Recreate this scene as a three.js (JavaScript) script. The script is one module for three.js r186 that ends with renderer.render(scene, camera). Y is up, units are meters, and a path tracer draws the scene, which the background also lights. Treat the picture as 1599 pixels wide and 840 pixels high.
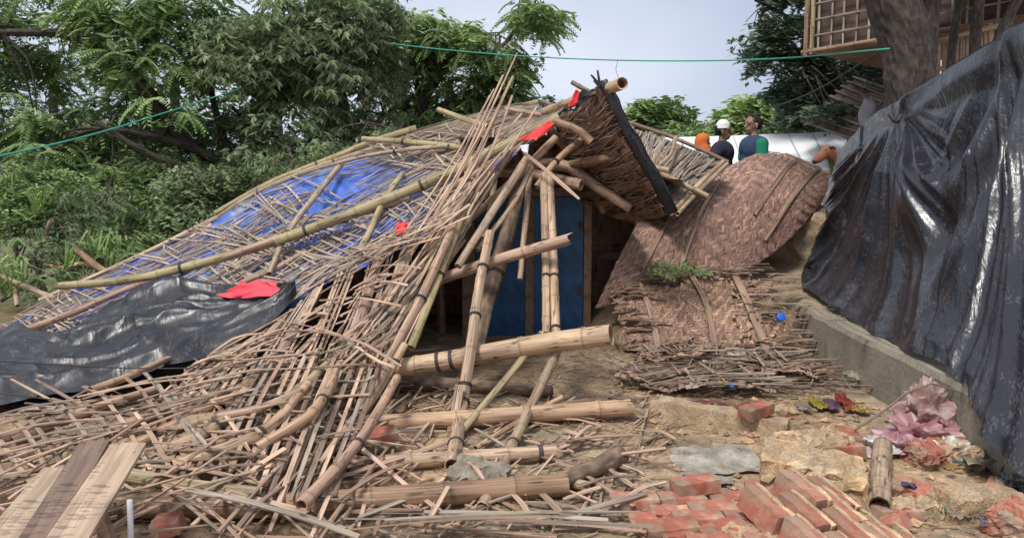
import * as THREE from 'three';
import { MarchingCubes } from 'three/addons/objects/MarchingCubes.js';
import { mergeVertices, toCreasedNormals } from 'three/addons/utils/BufferGeometryUtils.js';

// ---------------------------------------------------------------- camera, sky, sun, exposure
const scene = new THREE.Scene();
const EYE = 1.6, PITCH = 6.4 * Math.PI / 180, FOCAL = 1231;
const camera = new THREE.PerspectiveCamera(2 * Math.atan(420 / FOCAL) * 180 / Math.PI, 1599 / 840, 0.05, 600);
camera.position.set(0, EYE, 0);
camera.rotation.x = -PITCH;
scene.add(camera);
const renderer = new THREE.WebGLRenderer({ antialias: true });
renderer.toneMapping = THREE.LinearToneMapping;
renderer.toneMappingExposure = 2.25;
renderer.shadowMap.enabled = true;

function rng(seed) { let a = seed >>> 0; return () => { a = (a + 0x6D2B79F5) | 0; let t = Math.imul(a ^ (a >>> 15), 1 | a); t = (t + Math.imul(t ^ (t >>> 7), 61 | t)) ^ t; return ((t ^ (t >>> 14)) >>> 0) / 4294967296; }; }
function hash3(x, y, z) { let h = Math.imul(x | 0, 374761393) ^ Math.imul(y | 0, 668265263) ^ Math.imul(z | 0, 2147483647 - 1274126177); h = Math.imul(h ^ (h >>> 13), 1274126177); h = Math.imul(h ^ (h >>> 16), 2246822519); return ((h ^ (h >>> 13)) >>> 0) / 4294967296; }
const sm = (t) => t * t * (3 - 2 * t), lerp = (a, b, t) => a + (b - a) * t;
const step = (a, b, x) => { const t = Math.min(1, Math.max(0, (x - a) / (b - a))); return t * t * (3 - 2 * t); };
function noise(x, y, z = 0, wx = 0, wy = 0) {            // value noise 0..1, wx / wy: wrap period
  const X = Math.floor(x), Y = Math.floor(y), Z = Math.floor(z), fx = sm(x - X), fy = sm(y - Y), fz = sm(z - Z);
  const m = (v, w) => w ? ((v % w) + w) % w : v;
  const h = (i, j, k) => hash3(m(X + i, wx), m(Y + j, wy), Z + k);
  return lerp(lerp(lerp(h(0, 0, 0), h(1, 0, 0), fx), lerp(h(0, 1, 0), h(1, 1, 0), fx), fy), lerp(lerp(h(0, 0, 1), h(1, 0, 1), fx), lerp(h(0, 1, 1), h(1, 1, 1), fx), fy), fz);
}
function fbm(x, y, z = 0, o = 4) { let s = 0, a = 0.5, t = 0; for (let i = 0; i < o; i++) { s += a * noise(x, y, z + i * 7.3); t += a; x *= 2.03; y *= 2.03; z *= 2.03; a *= 0.5; } return s / t; }
function fbmw(x, y, w, o = 4, seed = 0) { let s = 0, a = 0.5, t = 0; for (let i = 0; i < o; i++) { s += a * noise(x, y, seed + i * 7.3, w, w); t += a; x *= 2; y *= 2; w *= 2; a *= 0.5; } return s / t; }

{ // overcast sky: even bluish-grey cloud with soft brighter and darker banks, the same all round
  const W = 512, H = 256, data = new Float32Array(W * H * 4);
  for (let j = 0; j < H; j++) for (let i = 0; i < W; i++) {
    const az = i / W * Math.PI * 2, el = (j / H - 0.5) * Math.PI, x = Math.cos(az) * Math.cos(el), y = Math.sin(el), z = Math.sin(az) * Math.cos(el);
    const n = fbm(x * 2.1 + 9, y * 3.6 + 4, z * 2.1 + 3, 5), m = fbm(x * 0.9 + 31, y * 1.2 + 11, z * 0.9 + 7, 3);
    const k = 0.70 + 1.7 * (n - 0.5) + 0.7 * (m - 0.5), o = (j * W + i) * 4, w = Math.min(1, Math.max(0, k));
    data[o] = lerp(0.145, 0.385, w); data[o + 1] = lerp(0.185, 0.41, w); data[o + 2] = lerp(0.265, 0.47, w); data[o + 3] = 1;
  }
  const t = new THREE.DataTexture(data, W, H, THREE.RGBAFormat, THREE.FloatType);
  t.mapping = THREE.EquirectangularReflectionMapping; t.magFilter = t.minFilter = THREE.LinearFilter; t.needsUpdate = true;
  scene.background = t; scene.environment = t;
}
const sun = new THREE.DirectionalLight(new THREE.Color(1.0, 0.965, 0.91), 1.5);
sun.position.set(-9, 24, 6); sun.target.position.set(0, 0, -7); sun.castShadow = true; sun.shadow.radius = 30;
sun.shadow.mapSize.set(2048, 2048); Object.assign(sun.shadow.camera, { left: -25, right: 25, top: 25, bottom: -25, near: 1, far: 80 });
scene.add(sun, sun.target);

// ---------------------------------------------------------------- surveying helpers
const V = (x, y, z) => new THREE.Vector3(x, y, z);
const cp = Math.cos(PITCH), sp = Math.sin(PITCH);
function ray(px, py) { const a = (px - 799.5) / FOCAL, b = (420 - py) / FOCAL; return [a, b * cp - sp, cp + b * sp]; }
function at(px, py, d) { const r = ray(px, py), t = d / r[2]; return V(r[0] * t, EYE + r[1] * t, -d); }     // surveyed point at distance d
function gnd(px, py, h) { const r = ray(px, py), t = (h - EYE) / r[1]; return V(r[0] * t, h, -r[2] * t); }   // surveyed point at height h
const curve = (pts) => new THREE.CatmullRomCurve3(pts.map((p) => p.isVector3 ? p : at(...p)), false, 'centripetal');

// ground height: yard level 0, terrace behind the low concrete wall, bank rising to the rear, falling away behind the hut
function G(x, d) {
  const k = step(7.2, 8.8, d), w = step(lerp(2.74, 1.3, k), lerp(2.84, 3.0, k), x);
  let h = w * (0.35 + 0.42 * step(6.6, 10.2, d) + 0.25 * step(3.2, 5.5, x));
  h -= 1.5 * step(9.5, 17, d) * step(1.2, -2.5, x);
  h += 2.0 * step(4.5, 9, x) * step(7, 12, d);
  h += (1 - w) * 0.30 * step(7.2, 9.0, d) * step(0.4, 1.8, x);
  h += 0.42 * Math.exp(-(((x - 1.65) / .8) ** 2) - (((d - 8.2) / .75) ** 2)) * (1 - w);
  h += (fbm(x * 1.3, d * 1.3, 2, 4) - 0.5) * 0.10 + (fbm(x * 7, d * 7, 5, 3) - 0.5) * 0.035;
  return h;
}
const onG = (x, d, up = 0) => V(x, G(x, d) + up, -d);

// ---------------------------------------------------------------- geometry builder
class GB {
  constructor() { this.p = []; this.u = []; this.c = []; this.i = []; }
  get n() { return this.p.length / 3; }
  vert(v, u = 0, w = 0, c = 1) { this.p.push(v.x, v.y, v.z); this.u.push(u, w); if (typeof c === 'number') this.c.push(c, c, c); else this.c.push(c[0], c[1], c[2]); return this.n - 1; }
  tri(a, b, c) { this.i.push(a, b, c); }
  quad(a, b, c, d) { this.i.push(a, b, c, a, c, d); }
  build(flat = false) {
    let g = new THREE.BufferGeometry();
    g.setAttribute('position', new THREE.Float32BufferAttribute(this.p, 3));
    g.setAttribute('uv', new THREE.Float32BufferAttribute(this.u, 2));
    g.setAttribute('color', new THREE.Float32BufferAttribute(this.c, 3));
    g.setIndex(this.i);
    if (flat) g = g.toNonIndexed();
    g.computeVertexNormals();
    return g;
  }
}
function frames(P, hint) {                                  // tangents and a stable side / up pair along a polyline
  const out = []; let side = null;
  for (let i = 0; i < P.length; i++) {
    const t = P[Math.min(i + 1, P.length - 1)].clone().sub(P[Math.max(i - 1, 0)]).normalize();
    if (!side) { const h = hint || (Math.abs(t.y) > 0.9 ? V(1, 0, 0) : V(0, 1, 0)); side = h.clone().cross(t); if (side.lengthSq() < 1e-6) side = V(1, 0, 0).cross(t); side.normalize(); }
    else side = side.clone().sub(t.clone().multiplyScalar(side.dot(t))).normalize();
    out.push({ t, s: side, n: t.clone().cross(side).normalize() });
  }
  return out;
}
function resample(pts, ds) {
  const c = pts.length === 2 ? new THREE.LineCurve3(pts[0], pts[1]) : new THREE.CatmullRomCurve3(pts, false, 'centripetal');
  const L = c.getLength(), n = Math.max(2, Math.ceil(L / ds));
  return { P: Array.from({ length: n + 1 }, (_, i) => c.getPointAt(i / n)), L, c };
}
// plain round tube (branches, ropes, wires)
function tube(gb, pts, r0, r1, seg = 6, ds = 0.15, wob = 0, col = 1, cap = true) {
  const { P, L } = resample(pts, ds), F = frames(P), base = gb.n;
  P.forEach((p, i) => { const t = i / (P.length - 1), r = lerp(r0, r1, t);
    for (let k = 0; k <= seg; k++) { const a = k / seg * Math.PI * 2, rr = r * (1 + wob * (noise(Math.cos(a) * 1.5 + 5, Math.sin(a) * 1.5 + 5, t * L * 3 + P[0].x * 3) - 0.5) * 2);
      gb.vert(p.clone().addScaledVector(F[i].s, Math.cos(a) * rr).addScaledVector(F[i].n, Math.sin(a) * rr), k / seg * Math.max(1, Math.round(r0 * 14)), t * L * 2.2, col); } });
  for (let i = 0; i < P.length - 1; i++) for (let k = 0; k < seg; k++) { const a = base + i * (seg + 1) + k; gb.quad(a, a + 1, a + seg + 2, a + seg + 1); }
  if (cap) for (const e of [0, P.length - 1]) { const c = gb.vert(P[e], 0.5, e ? L : 0, col); for (let k = 0; k < seg; k++) { const a = base + e * (seg + 1) + k; e ? gb.tri(a, a + 1, c) : gb.tri(a + 1, a, c); } }
}
// bamboo culm: swollen nodes, scar rings, hollow sawn ends
function culm(pts, r0, r1, o = {}) {
  const { node = 0.3, seg = 9, hollow = 0.03, seed = 1, jag = 0 } = o, gb = o.gb || new GB(), R = rng(seed);
  const c = pts.length === 2 ? new THREE.LineCurve3(pts[0], pts[1]) : new THREE.CatmullRomCurve3(pts, false, 'centripetal'), L = c.getLength();
  const st = []; let s = 0; const first = node * (0.2 + 0.6 * R());
  const nodes = []; for (let q = first; q < L - 0.02; q += node * (0.85 + 0.3 * R())) nodes.push(q);
  const step_ = pts.length > 2 ? 0.09 : 0.2;
  for (; s < L; s += step_) if (!nodes.some((q) => Math.abs(q - s) < 0.03)) st.push([s, 1, 1]);
  st.push([L, 1, 1]);
  for (const q of nodes) st.push([q - 0.022, 1.0, 1], [q - 0.008, 1.10, 0.96], [q, 1.04, 0.52], [q + 0.008, 1.11, 0.9], [q + 0.022, 1.0, 1]);
  st.sort((a, b) => a[0] - b[0]);
  const S = st.filter((a) => a[0] >= 0 && a[0] <= L), P = S.map((a) => c.getPointAt(a[0] / L)), F = frames(P), base = gb.n, off = R() * 7, tone = (i) => 0.86 + 0.26 * noise(S[i][0] * 2.2 + off, seed * 1.7);
  P.forEach((p, i) => { const r = lerp(r0, r1, S[i][0] / L) * S[i][1];
    for (let k = 0; k <= seg; k++) { const a = k / seg * Math.PI * 2; let q = p.clone().addScaledVector(F[i].s, Math.cos(a) * r).addScaledVector(F[i].n, Math.sin(a) * r);
      if (jag && i === P.length - 1) q.addScaledVector(F[i].t, (hash3(k % seg, seed, 3) - 0.5) * jag);
      gb.vert(q, k / seg + off, S[i][0] + off, S[i][2] * tone(i)); } });
  for (let i = 0; i < P.length - 1; i++) for (let k = 0; k < seg; k++) { const a = base + i * (seg + 1) + k; gb.quad(a, a + 1, a + seg + 2, a + seg + 1); }
  for (const e of [0, P.length - 1]) {                       // end: annular rim, bore, septum
    const f = F[e], r = lerp(r0, r1, e ? 1 : 0), sg = e ? -1 : 1, bore = Math.min(0.16, r * 2.2), b0 = gb.n;
    for (let ring = 0; ring < 3; ring++) for (let k = 0; k <= seg; k++) { const a = k / seg * Math.PI * 2, rr = r * (ring ? 0.8 : 1.0);
      let q = P[e].clone().addScaledVector(f.s, Math.cos(a) * rr).addScaledVector(f.n, Math.sin(a) * rr);
      if (jag && e) q.addScaledVector(f.t, (hash3(k % seg, seed, 3) - 0.5) * jag);
      if (ring === 2) q.addScaledVector(f.t, sg * bore);
      gb.vert(q, k / seg, ring * 0.1, ring === 0 ? 1.1 : 0.85); }
    for (let ring = 0; ring < 2; ring++) for (let k = 0; k < seg; k++) { const a = b0 + ring * (seg + 1) + k; gb.quad(a, a + 1, a + seg + 2, a + seg + 1); }
    const cc = gb.vert(P[e].clone().addScaledVector(f.t, sg * bore), 0.5, 0, 0.8); for (let k = 0; k < seg; k++) gb.tri(b0 + 2 * (seg + 1) + k, b0 + 2 * (seg + 1) + k + 1, cc);
  }
  return o.gb ? null : gb.build();
}
// split-bamboo slat: a thin bent box whose ends are ragged
function slat(gb, pts, w, th, o = {}) {
  const { up = V(0, 1, 0), n = 3, R = Math.random0, col = 1, twist = 0 } = o;
  const c = pts.length === 2 ? new THREE.LineCurve3(pts[0], pts[1]) : new THREE.CatmullRomCurve3(pts, false, 'centripetal');
  const L = c.getLength(), P = Array.from({ length: n + 1 }, (_, i) => c.getPointAt(i / n)), F = frames(P, up), b = gb.n, ou = hash3(b, P[0].x * 99, 4), ov = hash3(b, P[0].z * 99, 5) * 5;
  P.forEach((p, i) => { const t = i / n, ww = w * (i === 0 || i === n ? 0.55 + 0.5 * hash3(b + i, P[0].x * 50, 1) : 1) * 0.5, tw = twist * (t - 0.5);
    const s = F[i].s.clone().multiplyScalar(Math.cos(tw)).addScaledVector(F[i].n, Math.sin(tw)), nn = F[i].n.clone().multiplyScalar(Math.cos(tw)).addScaledVector(F[i].s, -Math.sin(tw));
    for (const [sx, sy] of [[-1, -1], [1, -1], [1, 1], [-1, 1]]) gb.vert(p.clone().addScaledVector(s, sx * ww).addScaledVector(nn, sy * th / 2), ou + (sx + 1) * w * 2.0, ov + t * L, col); });
  for (let i = 0; i < n; i++) for (let k = 0; k < 4; k++) { const a = b + i * 4 + k, a2 = b + i * 4 + (k + 1) % 4; gb.quad(a, a2, a2 + 4, a + 4); }
  gb.quad(b + 3, b + 2, b + 1, b); const e = b + n * 4; gb.quad(e, e + 1, e + 2, e + 3);
  return gb;
}
const slatGeo = (pts, w, th, o) => slat(new GB(), pts, w, th, o).build(true);
// sheet over a parametric surface S(u,v) -> Vector3, with a second face just behind it
function sheet(S, nu, nv, o = {}) {
  const gb = new GB(), { col = () => 1, su = 1, sv = 1, mask = null } = o;
  for (let j = 0; j <= nv; j++) for (let i = 0; i <= nu; i++) gb.vert(S(i / nu, j / nv), i / nu * su, j / nv * sv, col(i / nu, j / nv));
  for (let j = 0; j < nv; j++) for (let i = 0; i < nu; i++) { if (mask && !mask((i + 0.5) / nu, (j + 0.5) / nv)) continue; const a = j * (nu + 1) + i; gb.quad(a, a + 1, a + nu + 2, a + nu + 1); }
  return gb.build();
}
const ruled = (A, B) => (u, v) => A.getPoint(Math.min(1, Math.max(0, u))).lerp(B.getPoint(Math.min(1, Math.max(0, u))), v);
function normalOf(S, u, v) { const e = 0.01, a = S(Math.min(1, u + e), v).sub(S(Math.max(0, u - e), v)), b = S(u, Math.min(1, v + e)).sub(S(u, Math.max(0, v - e))); return a.cross(b).normalize(); }
// twill-woven split-bamboo mat: every visible float is a raised strip
function weave(S, nu, nv, o = {}) {
  const stain = (u, v) => { const k = fbm(u * 5 + seed_, v * 4, 3, 4), q = .62 + .76 * k; return [q, q * (.98 + .06 * (k - .5)), q * (1.0 + .1 * (.5 - k))]; }, seed_ = (o.seed || 1) * 3.7;
  const { lift = 0.006, mask = null, seed = 1, band = 10, over = 3, sign = 1, ca = [1, 1, 1], cb = [0.86, 0.82, 0.8] } = o, gb = new GB();
  const per = over * 2, top = (i, j) => ((i + (Math.floor(i / band) % 2 ? j : -j)) % per + per) % per < over;
  const put = (u0, u1, v0, v1, alongU, c) => {
    const m = alongU ? [(u0 + u1) / 2, null] : [null, (v0 + v1) / 2], nn = normalOf(S, (u0 + u1) / 2, (v0 + v1) / 2).multiplyScalar(sign), b = gb.n, q = [];
    const rows = alongU ? [[u0, 0], [lerp(u0, u1, .25), lift], [lerp(u0, u1, .75), lift], [u1, 0]] : [[v0, 0], [lerp(v0, v1, .25), lift], [lerp(v0, v1, .75), lift], [v1, 0]];
    rows.forEach(([t, h], k) => { for (const s of [0, 1]) { const p = alongU ? S(t, s ? v1 : v0) : S(s ? u1 : u0, t); p.addScaledVector(nn, h + (s ? 0.0012 : 0)); gb.vert(p, s * 0.06 + c[3], k * 0.06 + c[3] * 3, c); } });
    for (let k = 0; k < 3; k++) gb.quad(b + k * 2, b + k * 2 + 1, b + k * 2 + 3, b + k * 2 + 2);
  };
  for (let j = 0; j < nv; j++) { const tone = 0.72 + 0.5 * hash3(j, seed, 7);
    for (let i = 0; i < nu; i++) if (top(i, j) && (i === 0 || !top(i - 1, j))) { let e = i; while (e < nu && top(e, j)) e++; const uc = (i + e) / 2 / nu, vc = (j + .5) / nv; if (mask && !mask(uc, vc)) continue;
      const t = tone * (0.85 + 0.3 * hash3(i, j, seed)); put(Math.max(0, (i - .15) / nu), Math.min(1, (e + .15) / nu), (j + .05) / nv, (j + .95) / nv, true, [ca[0] * t * stain(uc, vc)[0], ca[1] * t * stain(uc, vc)[1], ca[2] * t * stain(uc, vc)[2], hash3(i, j, 9)]); } }
  for (let i = 0; i < nu; i++) { const tone = 0.72 + 0.5 * hash3(i, seed, 17);
    for (let j = 0; j < nv; j++) if (!top(i, j) && (j === 0 || top(i, j - 1))) { let e = j; while (e < nv && !top(i, e)) e++; const uc = (i + .5) / nu, vc = (j + e) / 2 / nv; if (mask && !mask(uc, vc)) continue;
      const t = tone * (0.85 + 0.3 * hash3(i, j, seed + 1)); put((i + .05) / nu, (i + .95) / nu, Math.max(0, (j - .15) / nv), Math.min(1, (e + .15) / nv), false, [cb[0] * t * stain(uc, vc)[0], cb[1] * t * stain(uc, vc)[1], cb[2] * t * stain(uc, vc)[2], hash3(i, j, 19)]); } }
  return gb.build();
}
// broken lump of masonry or stone: a box with worn, uneven faces
function lump(w, h, d, o = {}) {
  const { rough = 0.012, seed = 1, n = 5, round = 0.15, skew = 0 } = o;
  const g0 = new THREE.BoxGeometry(w, h, d, n, Math.max(2, Math.round(n * h / w)), Math.max(2, Math.round(n * d / w))); g0.deleteAttribute('normal'); g0.deleteAttribute('uv');
  const g = mergeVertices(g0, 1e-4), p = g.attributes.position;
  const uv = [], col = [];
  for (let i = 0; i < p.count; i++) {
    let x = p.getX(i) / (w / 2), y = p.getY(i) / (h / 2), z = p.getZ(i) / (d / 2);
    const e = Math.sqrt((Math.max(0, Math.abs(x) - .6) ** 2 + Math.max(0, Math.abs(y) - .6) ** 2 + Math.max(0, Math.abs(z) - .6) ** 2)) - 0.4, k = 1 - round * Math.max(0, e);
    x *= k; y *= k; z *= k; x += skew * y * 0.3 * (hash3(seed, 1, 1) - .5); z += skew * y * 0.3 * (hash3(seed, 2, 1) - .5); y += skew * x * 0.25 * (hash3(seed, 3, 1) - .5);
    const f = 7 / Math.max(w, 0.2), a = [x * w / 2, y * h / 2, z * d / 2], nn = (q) => (fbm(a[0] * f * 2 + seed * 3.1 + q * 11, a[1] * f * 2 + q * 5, a[2] * f * 2 + seed, 3) - .5) * 2 * rough;
    p.setXYZ(i, a[0] + nn(1), a[1] + nn(2), a[2] + nn(3)); uv.push((a[0] + a[1] * .5) * 3 + seed, (a[2] + a[1]) * 3); col.push(1, 1, 1);
  }
  g.setAttribute('uv', new THREE.Float32BufferAttribute(uv, 2)); g.setAttribute('color', new THREE.Float32BufferAttribute(col, 3));
  return toCreasedNormals(g, o.crease ?? .45);
}

// ---------------------------------------------------------------- textures (surface grain only)
function tex(w, h, fn, srgb = true) {
  const d = new Uint8Array(w * h * 4);
  for (let j = 0; j < h; j++) for (let i = 0; i < w; i++) { const c = fn(i / w, j / h, i, j), o = (j * w + i) * 4; for (let k = 0; k < 3; k++) d[o + k] = Math.max(0, Math.min(255, c[k] * 255)); d[o + 3] = 255; }
  const t = new THREE.DataTexture(d, w, h); t.wrapS = t.wrapT = THREE.RepeatWrapping; t.magFilter = THREE.LinearFilter; t.minFilter = THREE.LinearMipmapLinearFilter; t.generateMipmaps = true;
  if (srgb) t.colorSpace = THREE.SRGBColorSpace; t.needsUpdate = true; return t;
}
const grey = (v) => [v, v, v];
function nz(x, y, wx, wy, seed) { return noise(x, y, seed, wx, wy); }
const streakTex = tex(256, 512, (u, v) => { const a = nz(u * 64, v * 3, 64, 3, 1), b = nz(u * 24, v * 6, 24, 6, 2), c = nz(u * 6, v * 4, 6, 4, 3), s = nz(u * 8, v * 10, 8, 10, 4) * nz(u * 30, v * 20, 30, 20, 8);
  const k = 0.62 + 0.26 * a + 0.20 * b + 0.24 * (c - .35) - (s > .42 ? (s - .42) * 1.3 : 0); return [k, k * (0.965 + .03 * c), k * (0.93 + .05 * b)]; });
const streakBump = tex(256, 256, (u, v) => grey(0.5 * nz(u * 60, v * 3, 60, 3, 5) + 0.5 * nz(u * 26, v * 5, 26, 5, 6)), false);
const barkTex = tex(256, 256, (u, v) => { const a = nz(u * 22, v * 5, 22, 5, 11), b = fbmw(u * 8, v * 8, 8, 4, 12), c = nz(u * 5, v * 4, 5, 4, 13); const k = 0.45 + 0.35 * a * b + 0.35 * (b - .3) + .12 * c; return [k, k * .97, k * .93]; });
const barkBump = tex(256, 256, (u, v) => grey(0.6 * nz(u * 22, v * 5, 22, 5, 11) + 0.4 * fbmw(u * 8, v * 8, 8, 4, 12)), false);
const mudTex = tex(1024, 1024, (u, v) => { const a = fbmw(u * 5, v * 5, 5, 6, 21), b = fbmw(u * 40, v * 40, 40, 3, 22), c = fbmw(u * 3, v * 3, 3, 3, 23), p = nz(u * 150, v * 150, 150, 150, 24), q = nz(u * 70, v * 70, 70, 70, 29);
  let k = 0.70 + 0.40 * (a - .5) + 0.26 * (b - .5) + (p > .86 ? .14 : p < .12 ? -.12 : 0) + (q > .9 ? .12 : 0); const o = c - .5; return [k * (1.06 + .18 * o), k * (0.93 + .02 * o), k * (0.77 - .14 * o)]; });
const mudBump = tex(512, 512, (u, v) => grey(0.6 * fbmw(u * 12, v * 12, 12, 5, 21) + 0.4 * nz(u * 90, v * 90, 90, 90, 24)), false);
const concreteTex = tex(512, 512, (u, v) => { const a = fbmw(u * 4, v * 4, 4, 6, 31), b = nz(u * 120, v * 120, 120, 120, 32), c = nz(u * 18, v * 3, 18, 3, 33); const k = 0.60 + 0.36 * (a - .5) + .10 * (b - .5) - (c > .72 ? (c - .72) * .5 : 0); return [k * 1.0, k * .97, k * .90]; });
const brickTex = tex(512, 512, (u, v) => { const a = fbmw(u * 6, v * 6, 6, 5, 41), b = nz(u * 110, v * 110, 110, 110, 42), m = fbmw(u * 5, v * 5, 5, 5, 43), w = step(.36, .62, m) * .9, k = 1 + .45 * (a - .5) + .22 * (b - .5), p = b > .9 ? .8 : 1; return [lerp(.74, .74, w) * k * p, lerp(.47, .64, w) * k * p, lerp(.39, .54, w) * k * p]; });
const grainTex = tex(256, 512, (u, v) => { const a = nz(u * 30, v * 2, 30, 2, 51), b = nz(u * 90, v * 6, 90, 6, 52), c = nz(u * 6, v * 5, 6, 5, 53), d = nz(u * 8, v * 90, 8, 90, 54) * nz(u * 5, v * 6, 5, 6, 55); const k = 0.70 + .14 * a + .14 * b + .2 * (c - .4) - (d > .5 ? .16 : 0); return [k, k * .96, k * .91]; });
const tarpTex = tex(1024, 512, (u, v) => { const a = fbmw(u * 5, v * 5, 5, 5, 61), b = nz(u * 60, v * 12, 60, 12, 62), c = fbmw(u * 14, v * 14, 14, 4, 63), d = step(.52, .66, c) , e = step(.55, .7, a); const k = 0.85 + .3 * (b - .5); return [lerp(k * .62, k * 1.25, d * .6 + e * .4), lerp(k * .72, k * 1.05, d * .6 + e * .3), lerp(k * 1.0, k * .82, d * .5)]; });
const scuffTex = tex(512, 512, (u, v) => { const a = fbmw(u * 6, v * 6, 6, 5, 71), b = nz(u * 70, v * 70, 70, 70, 72) * nz(u * 9, v * 9, 9, 9, 73), c = nz(u * 50, v * 8, 50, 8, 75); const w = Math.min(1, .10 * step(.45, .8, a) + .5 * step(.48, .62, b) + .05 * c); return [lerp(.17, .46, w), lerp(.17, .435, w), lerp(.185, .40, w)]; });
const scuffRough = tex(512, 512, (u, v) => grey(0.34 + .45 * (fbmw(u * 6, v * 6, 6, 5, 71) - .3) + .16 * nz(u * 40, v * 40, 40, 40, 74)), false);
const wrinkleBump = tex(512, 512, (u, v) => { const r = (s, f) => 1 - Math.abs(2 * fbmw(u * f, v * f, f, 3, s) - 1); return grey(0.5 * r(81, 8) + 0.35 * r(82, 16) + .15 * r(83, 34)); }, false);

function mat(rgb, o = {}) {
  const { phys = false, ...rest } = o, M = phys ? THREE.MeshPhysicalMaterial : THREE.MeshStandardMaterial;
  const m = new M({ roughness: 0.85, metalness: 0, vertexColors: true, side: THREE.DoubleSide, ...rest }); m.color.setRGB(rgb[0], rgb[1], rgb[2]); return m;
}
const bam = (r, g, b, ro = 0.62) => mat([r, g, b], { map: streakTex, bumpMap: streakBump, bumpScale: 0.0015, roughness: ro });
const M = {
  culm: [bam(.58, .41, .27), bam(.53, .38, .26), bam(.56, .37, .24), bam(.47, .35, .25)],
  culmGreen: [bam(.47, .39, .21), bam(.46, .37, .22)],
  culmBrown: [bam(.36, .225, .14), bam(.28, .19, .13)],
  culmPink: bam(.50, .33, .24),
  slat: [bam(.66, .47, .34, .7), bam(.58, .41, .30, .7), bam(.50, .35, .25, .7), bam(.39, .265, .19, .75), bam(.42, .35, .28, .75), bam(.29, .205, .155, .8)],
  slatGrey: [bam(.38, .32, .27, .75), bam(.27, .22, .19, .75), bam(.47, .38, .30, .75), bam(.34, .31, .29, .75)],
  weave: bam(.45, .30, .235, .75), weaveDark: bam(.24, .15, .10, .8), weaveBrown: bam(.44, .30, .22, .75),
  bark: mat([.21, .17, .145], { map: barkTex, bumpMap: barkBump, bumpScale: 0.02 }), barkDark: mat([.13, .105, .09], { map: barkTex, bumpMap: barkBump, bumpScale: 0.025 }),
  log: mat([.40, .29, .21], { map: barkTex, bumpMap: barkBump, bumpScale: 0.006 }),
  mud: mat([.58, .57, .55], { map: mudTex, bumpMap: mudBump, bumpScale: 0.02, roughness: .82 }),
  concrete: mat([.80, .74, .64], { map: concreteTex, bumpMap: mudBump, bumpScale: 0.004, roughness: .85 }),
  brick: [mat([.66, .60, .58], { map: brickTex, roughness: .9 }), mat([.56, .48, .46], { map: brickTex, roughness: .9 }), mat([.70, .70, .70], { map: brickTex, roughness: .9 })],
  mortar: mat([.82, .76, .70], { map: mudTex, roughness: .95 }), mudCake: mat([.86, .82, .76], { map: mudTex, bumpMap: mudBump, bumpScale: 0.01, roughness: .95 }),
  plank: mat([.60, .47, .36], { map: grainTex, roughness: .75 }), plankGrey: mat([.27, .20, .16], { map: grainTex, roughness: .85 }), plankPale: mat([.56, .45, .35], { map: grainTex, roughness: .75 }),
  blueTarp: mat([.26, .42, .74], { map: tarpTex, roughness: .5, bumpMap: wrinkleBump, bumpScale: 0.012 }),
  black: mat([.7, .7, .78], { phys: true, map: scuffTex, roughnessMap: scuffRough, roughness: .58, bumpMap: wrinkleBump, bumpScale: 0.006, ior: 1.55 }),
  black2: mat([.75, .75, .78], { phys: true, map: scuffTex, roughnessMap: scuffRough, roughness: .75, bumpMap: wrinkleBump, bumpScale: 0.004 }),
  red: mat([.72, .03, .03], { roughness: .6 }), redFaded: mat([.70, .06, .08], { roughness: .6 }),
  lash: mat([.05, .04, .035], { roughness: .7 }), green: mat([.05, .34, .24], { roughness: .6 }),
  doorBlue: mat([.015, .24, .72], { map: concreteTex, roughness: .45 }), timber: mat([.34, .24, .17], { map: grainTex, roughness: .8 }),
  metal: mat([.35, .33, .30], { roughness: .45, metalness: .8 }),
  white: mat([.80, .81, .82], { roughness: .55 }),
};

// ---------------------------------------------------------------- naming and adding
const taken = new Map();
function numbered(n) { const k = taken.get(n) || 0; taken.set(n, k + 1); return k ? n + '_' + String(k).padStart(3, '0') : n; }
function setData(o, label, category, group, kind) { if (label) o.userData.label = label; if (category) o.userData.category = category; if (group) o.userData.group = group; if (kind) o.userData.kind = kind; return o; }
function mesh(name, geo, m, parent) { const o = new THREE.Mesh(geo, m); o.name = parent === scene ? numbered(name) : name; o.castShadow = o.receiveShadow = true; parent.add(o); return o; }
const top = (name, geo, m, label, category, group) => setData(mesh(name, geo, m, scene), label, category, group);
function thing(name, label, category, group) { const g = new THREE.Group(); g.name = numbered(name); scene.add(g); return setData(g, label, category, group); }
const stuff = (o) => { o.userData.kind = 'stuff'; return o; };
const struct = (name, geo, m) => setData(mesh(name, geo, m, scene), null, null, null, 'structure');
function ringGeo(p, t, r, w = 0.008) { const g = new THREE.TorusGeometry(r, w, 5, 12); g.applyQuaternion(new THREE.Quaternion().setFromUnitVectors(V(0, 0, 1), t)); g.translate(p.x, p.y, p.z); const n = g.attributes.position.count; g.setAttribute('color', new THREE.Float32BufferAttribute(new Float32Array(n * 3).fill(1), 3)); return g; }
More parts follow.
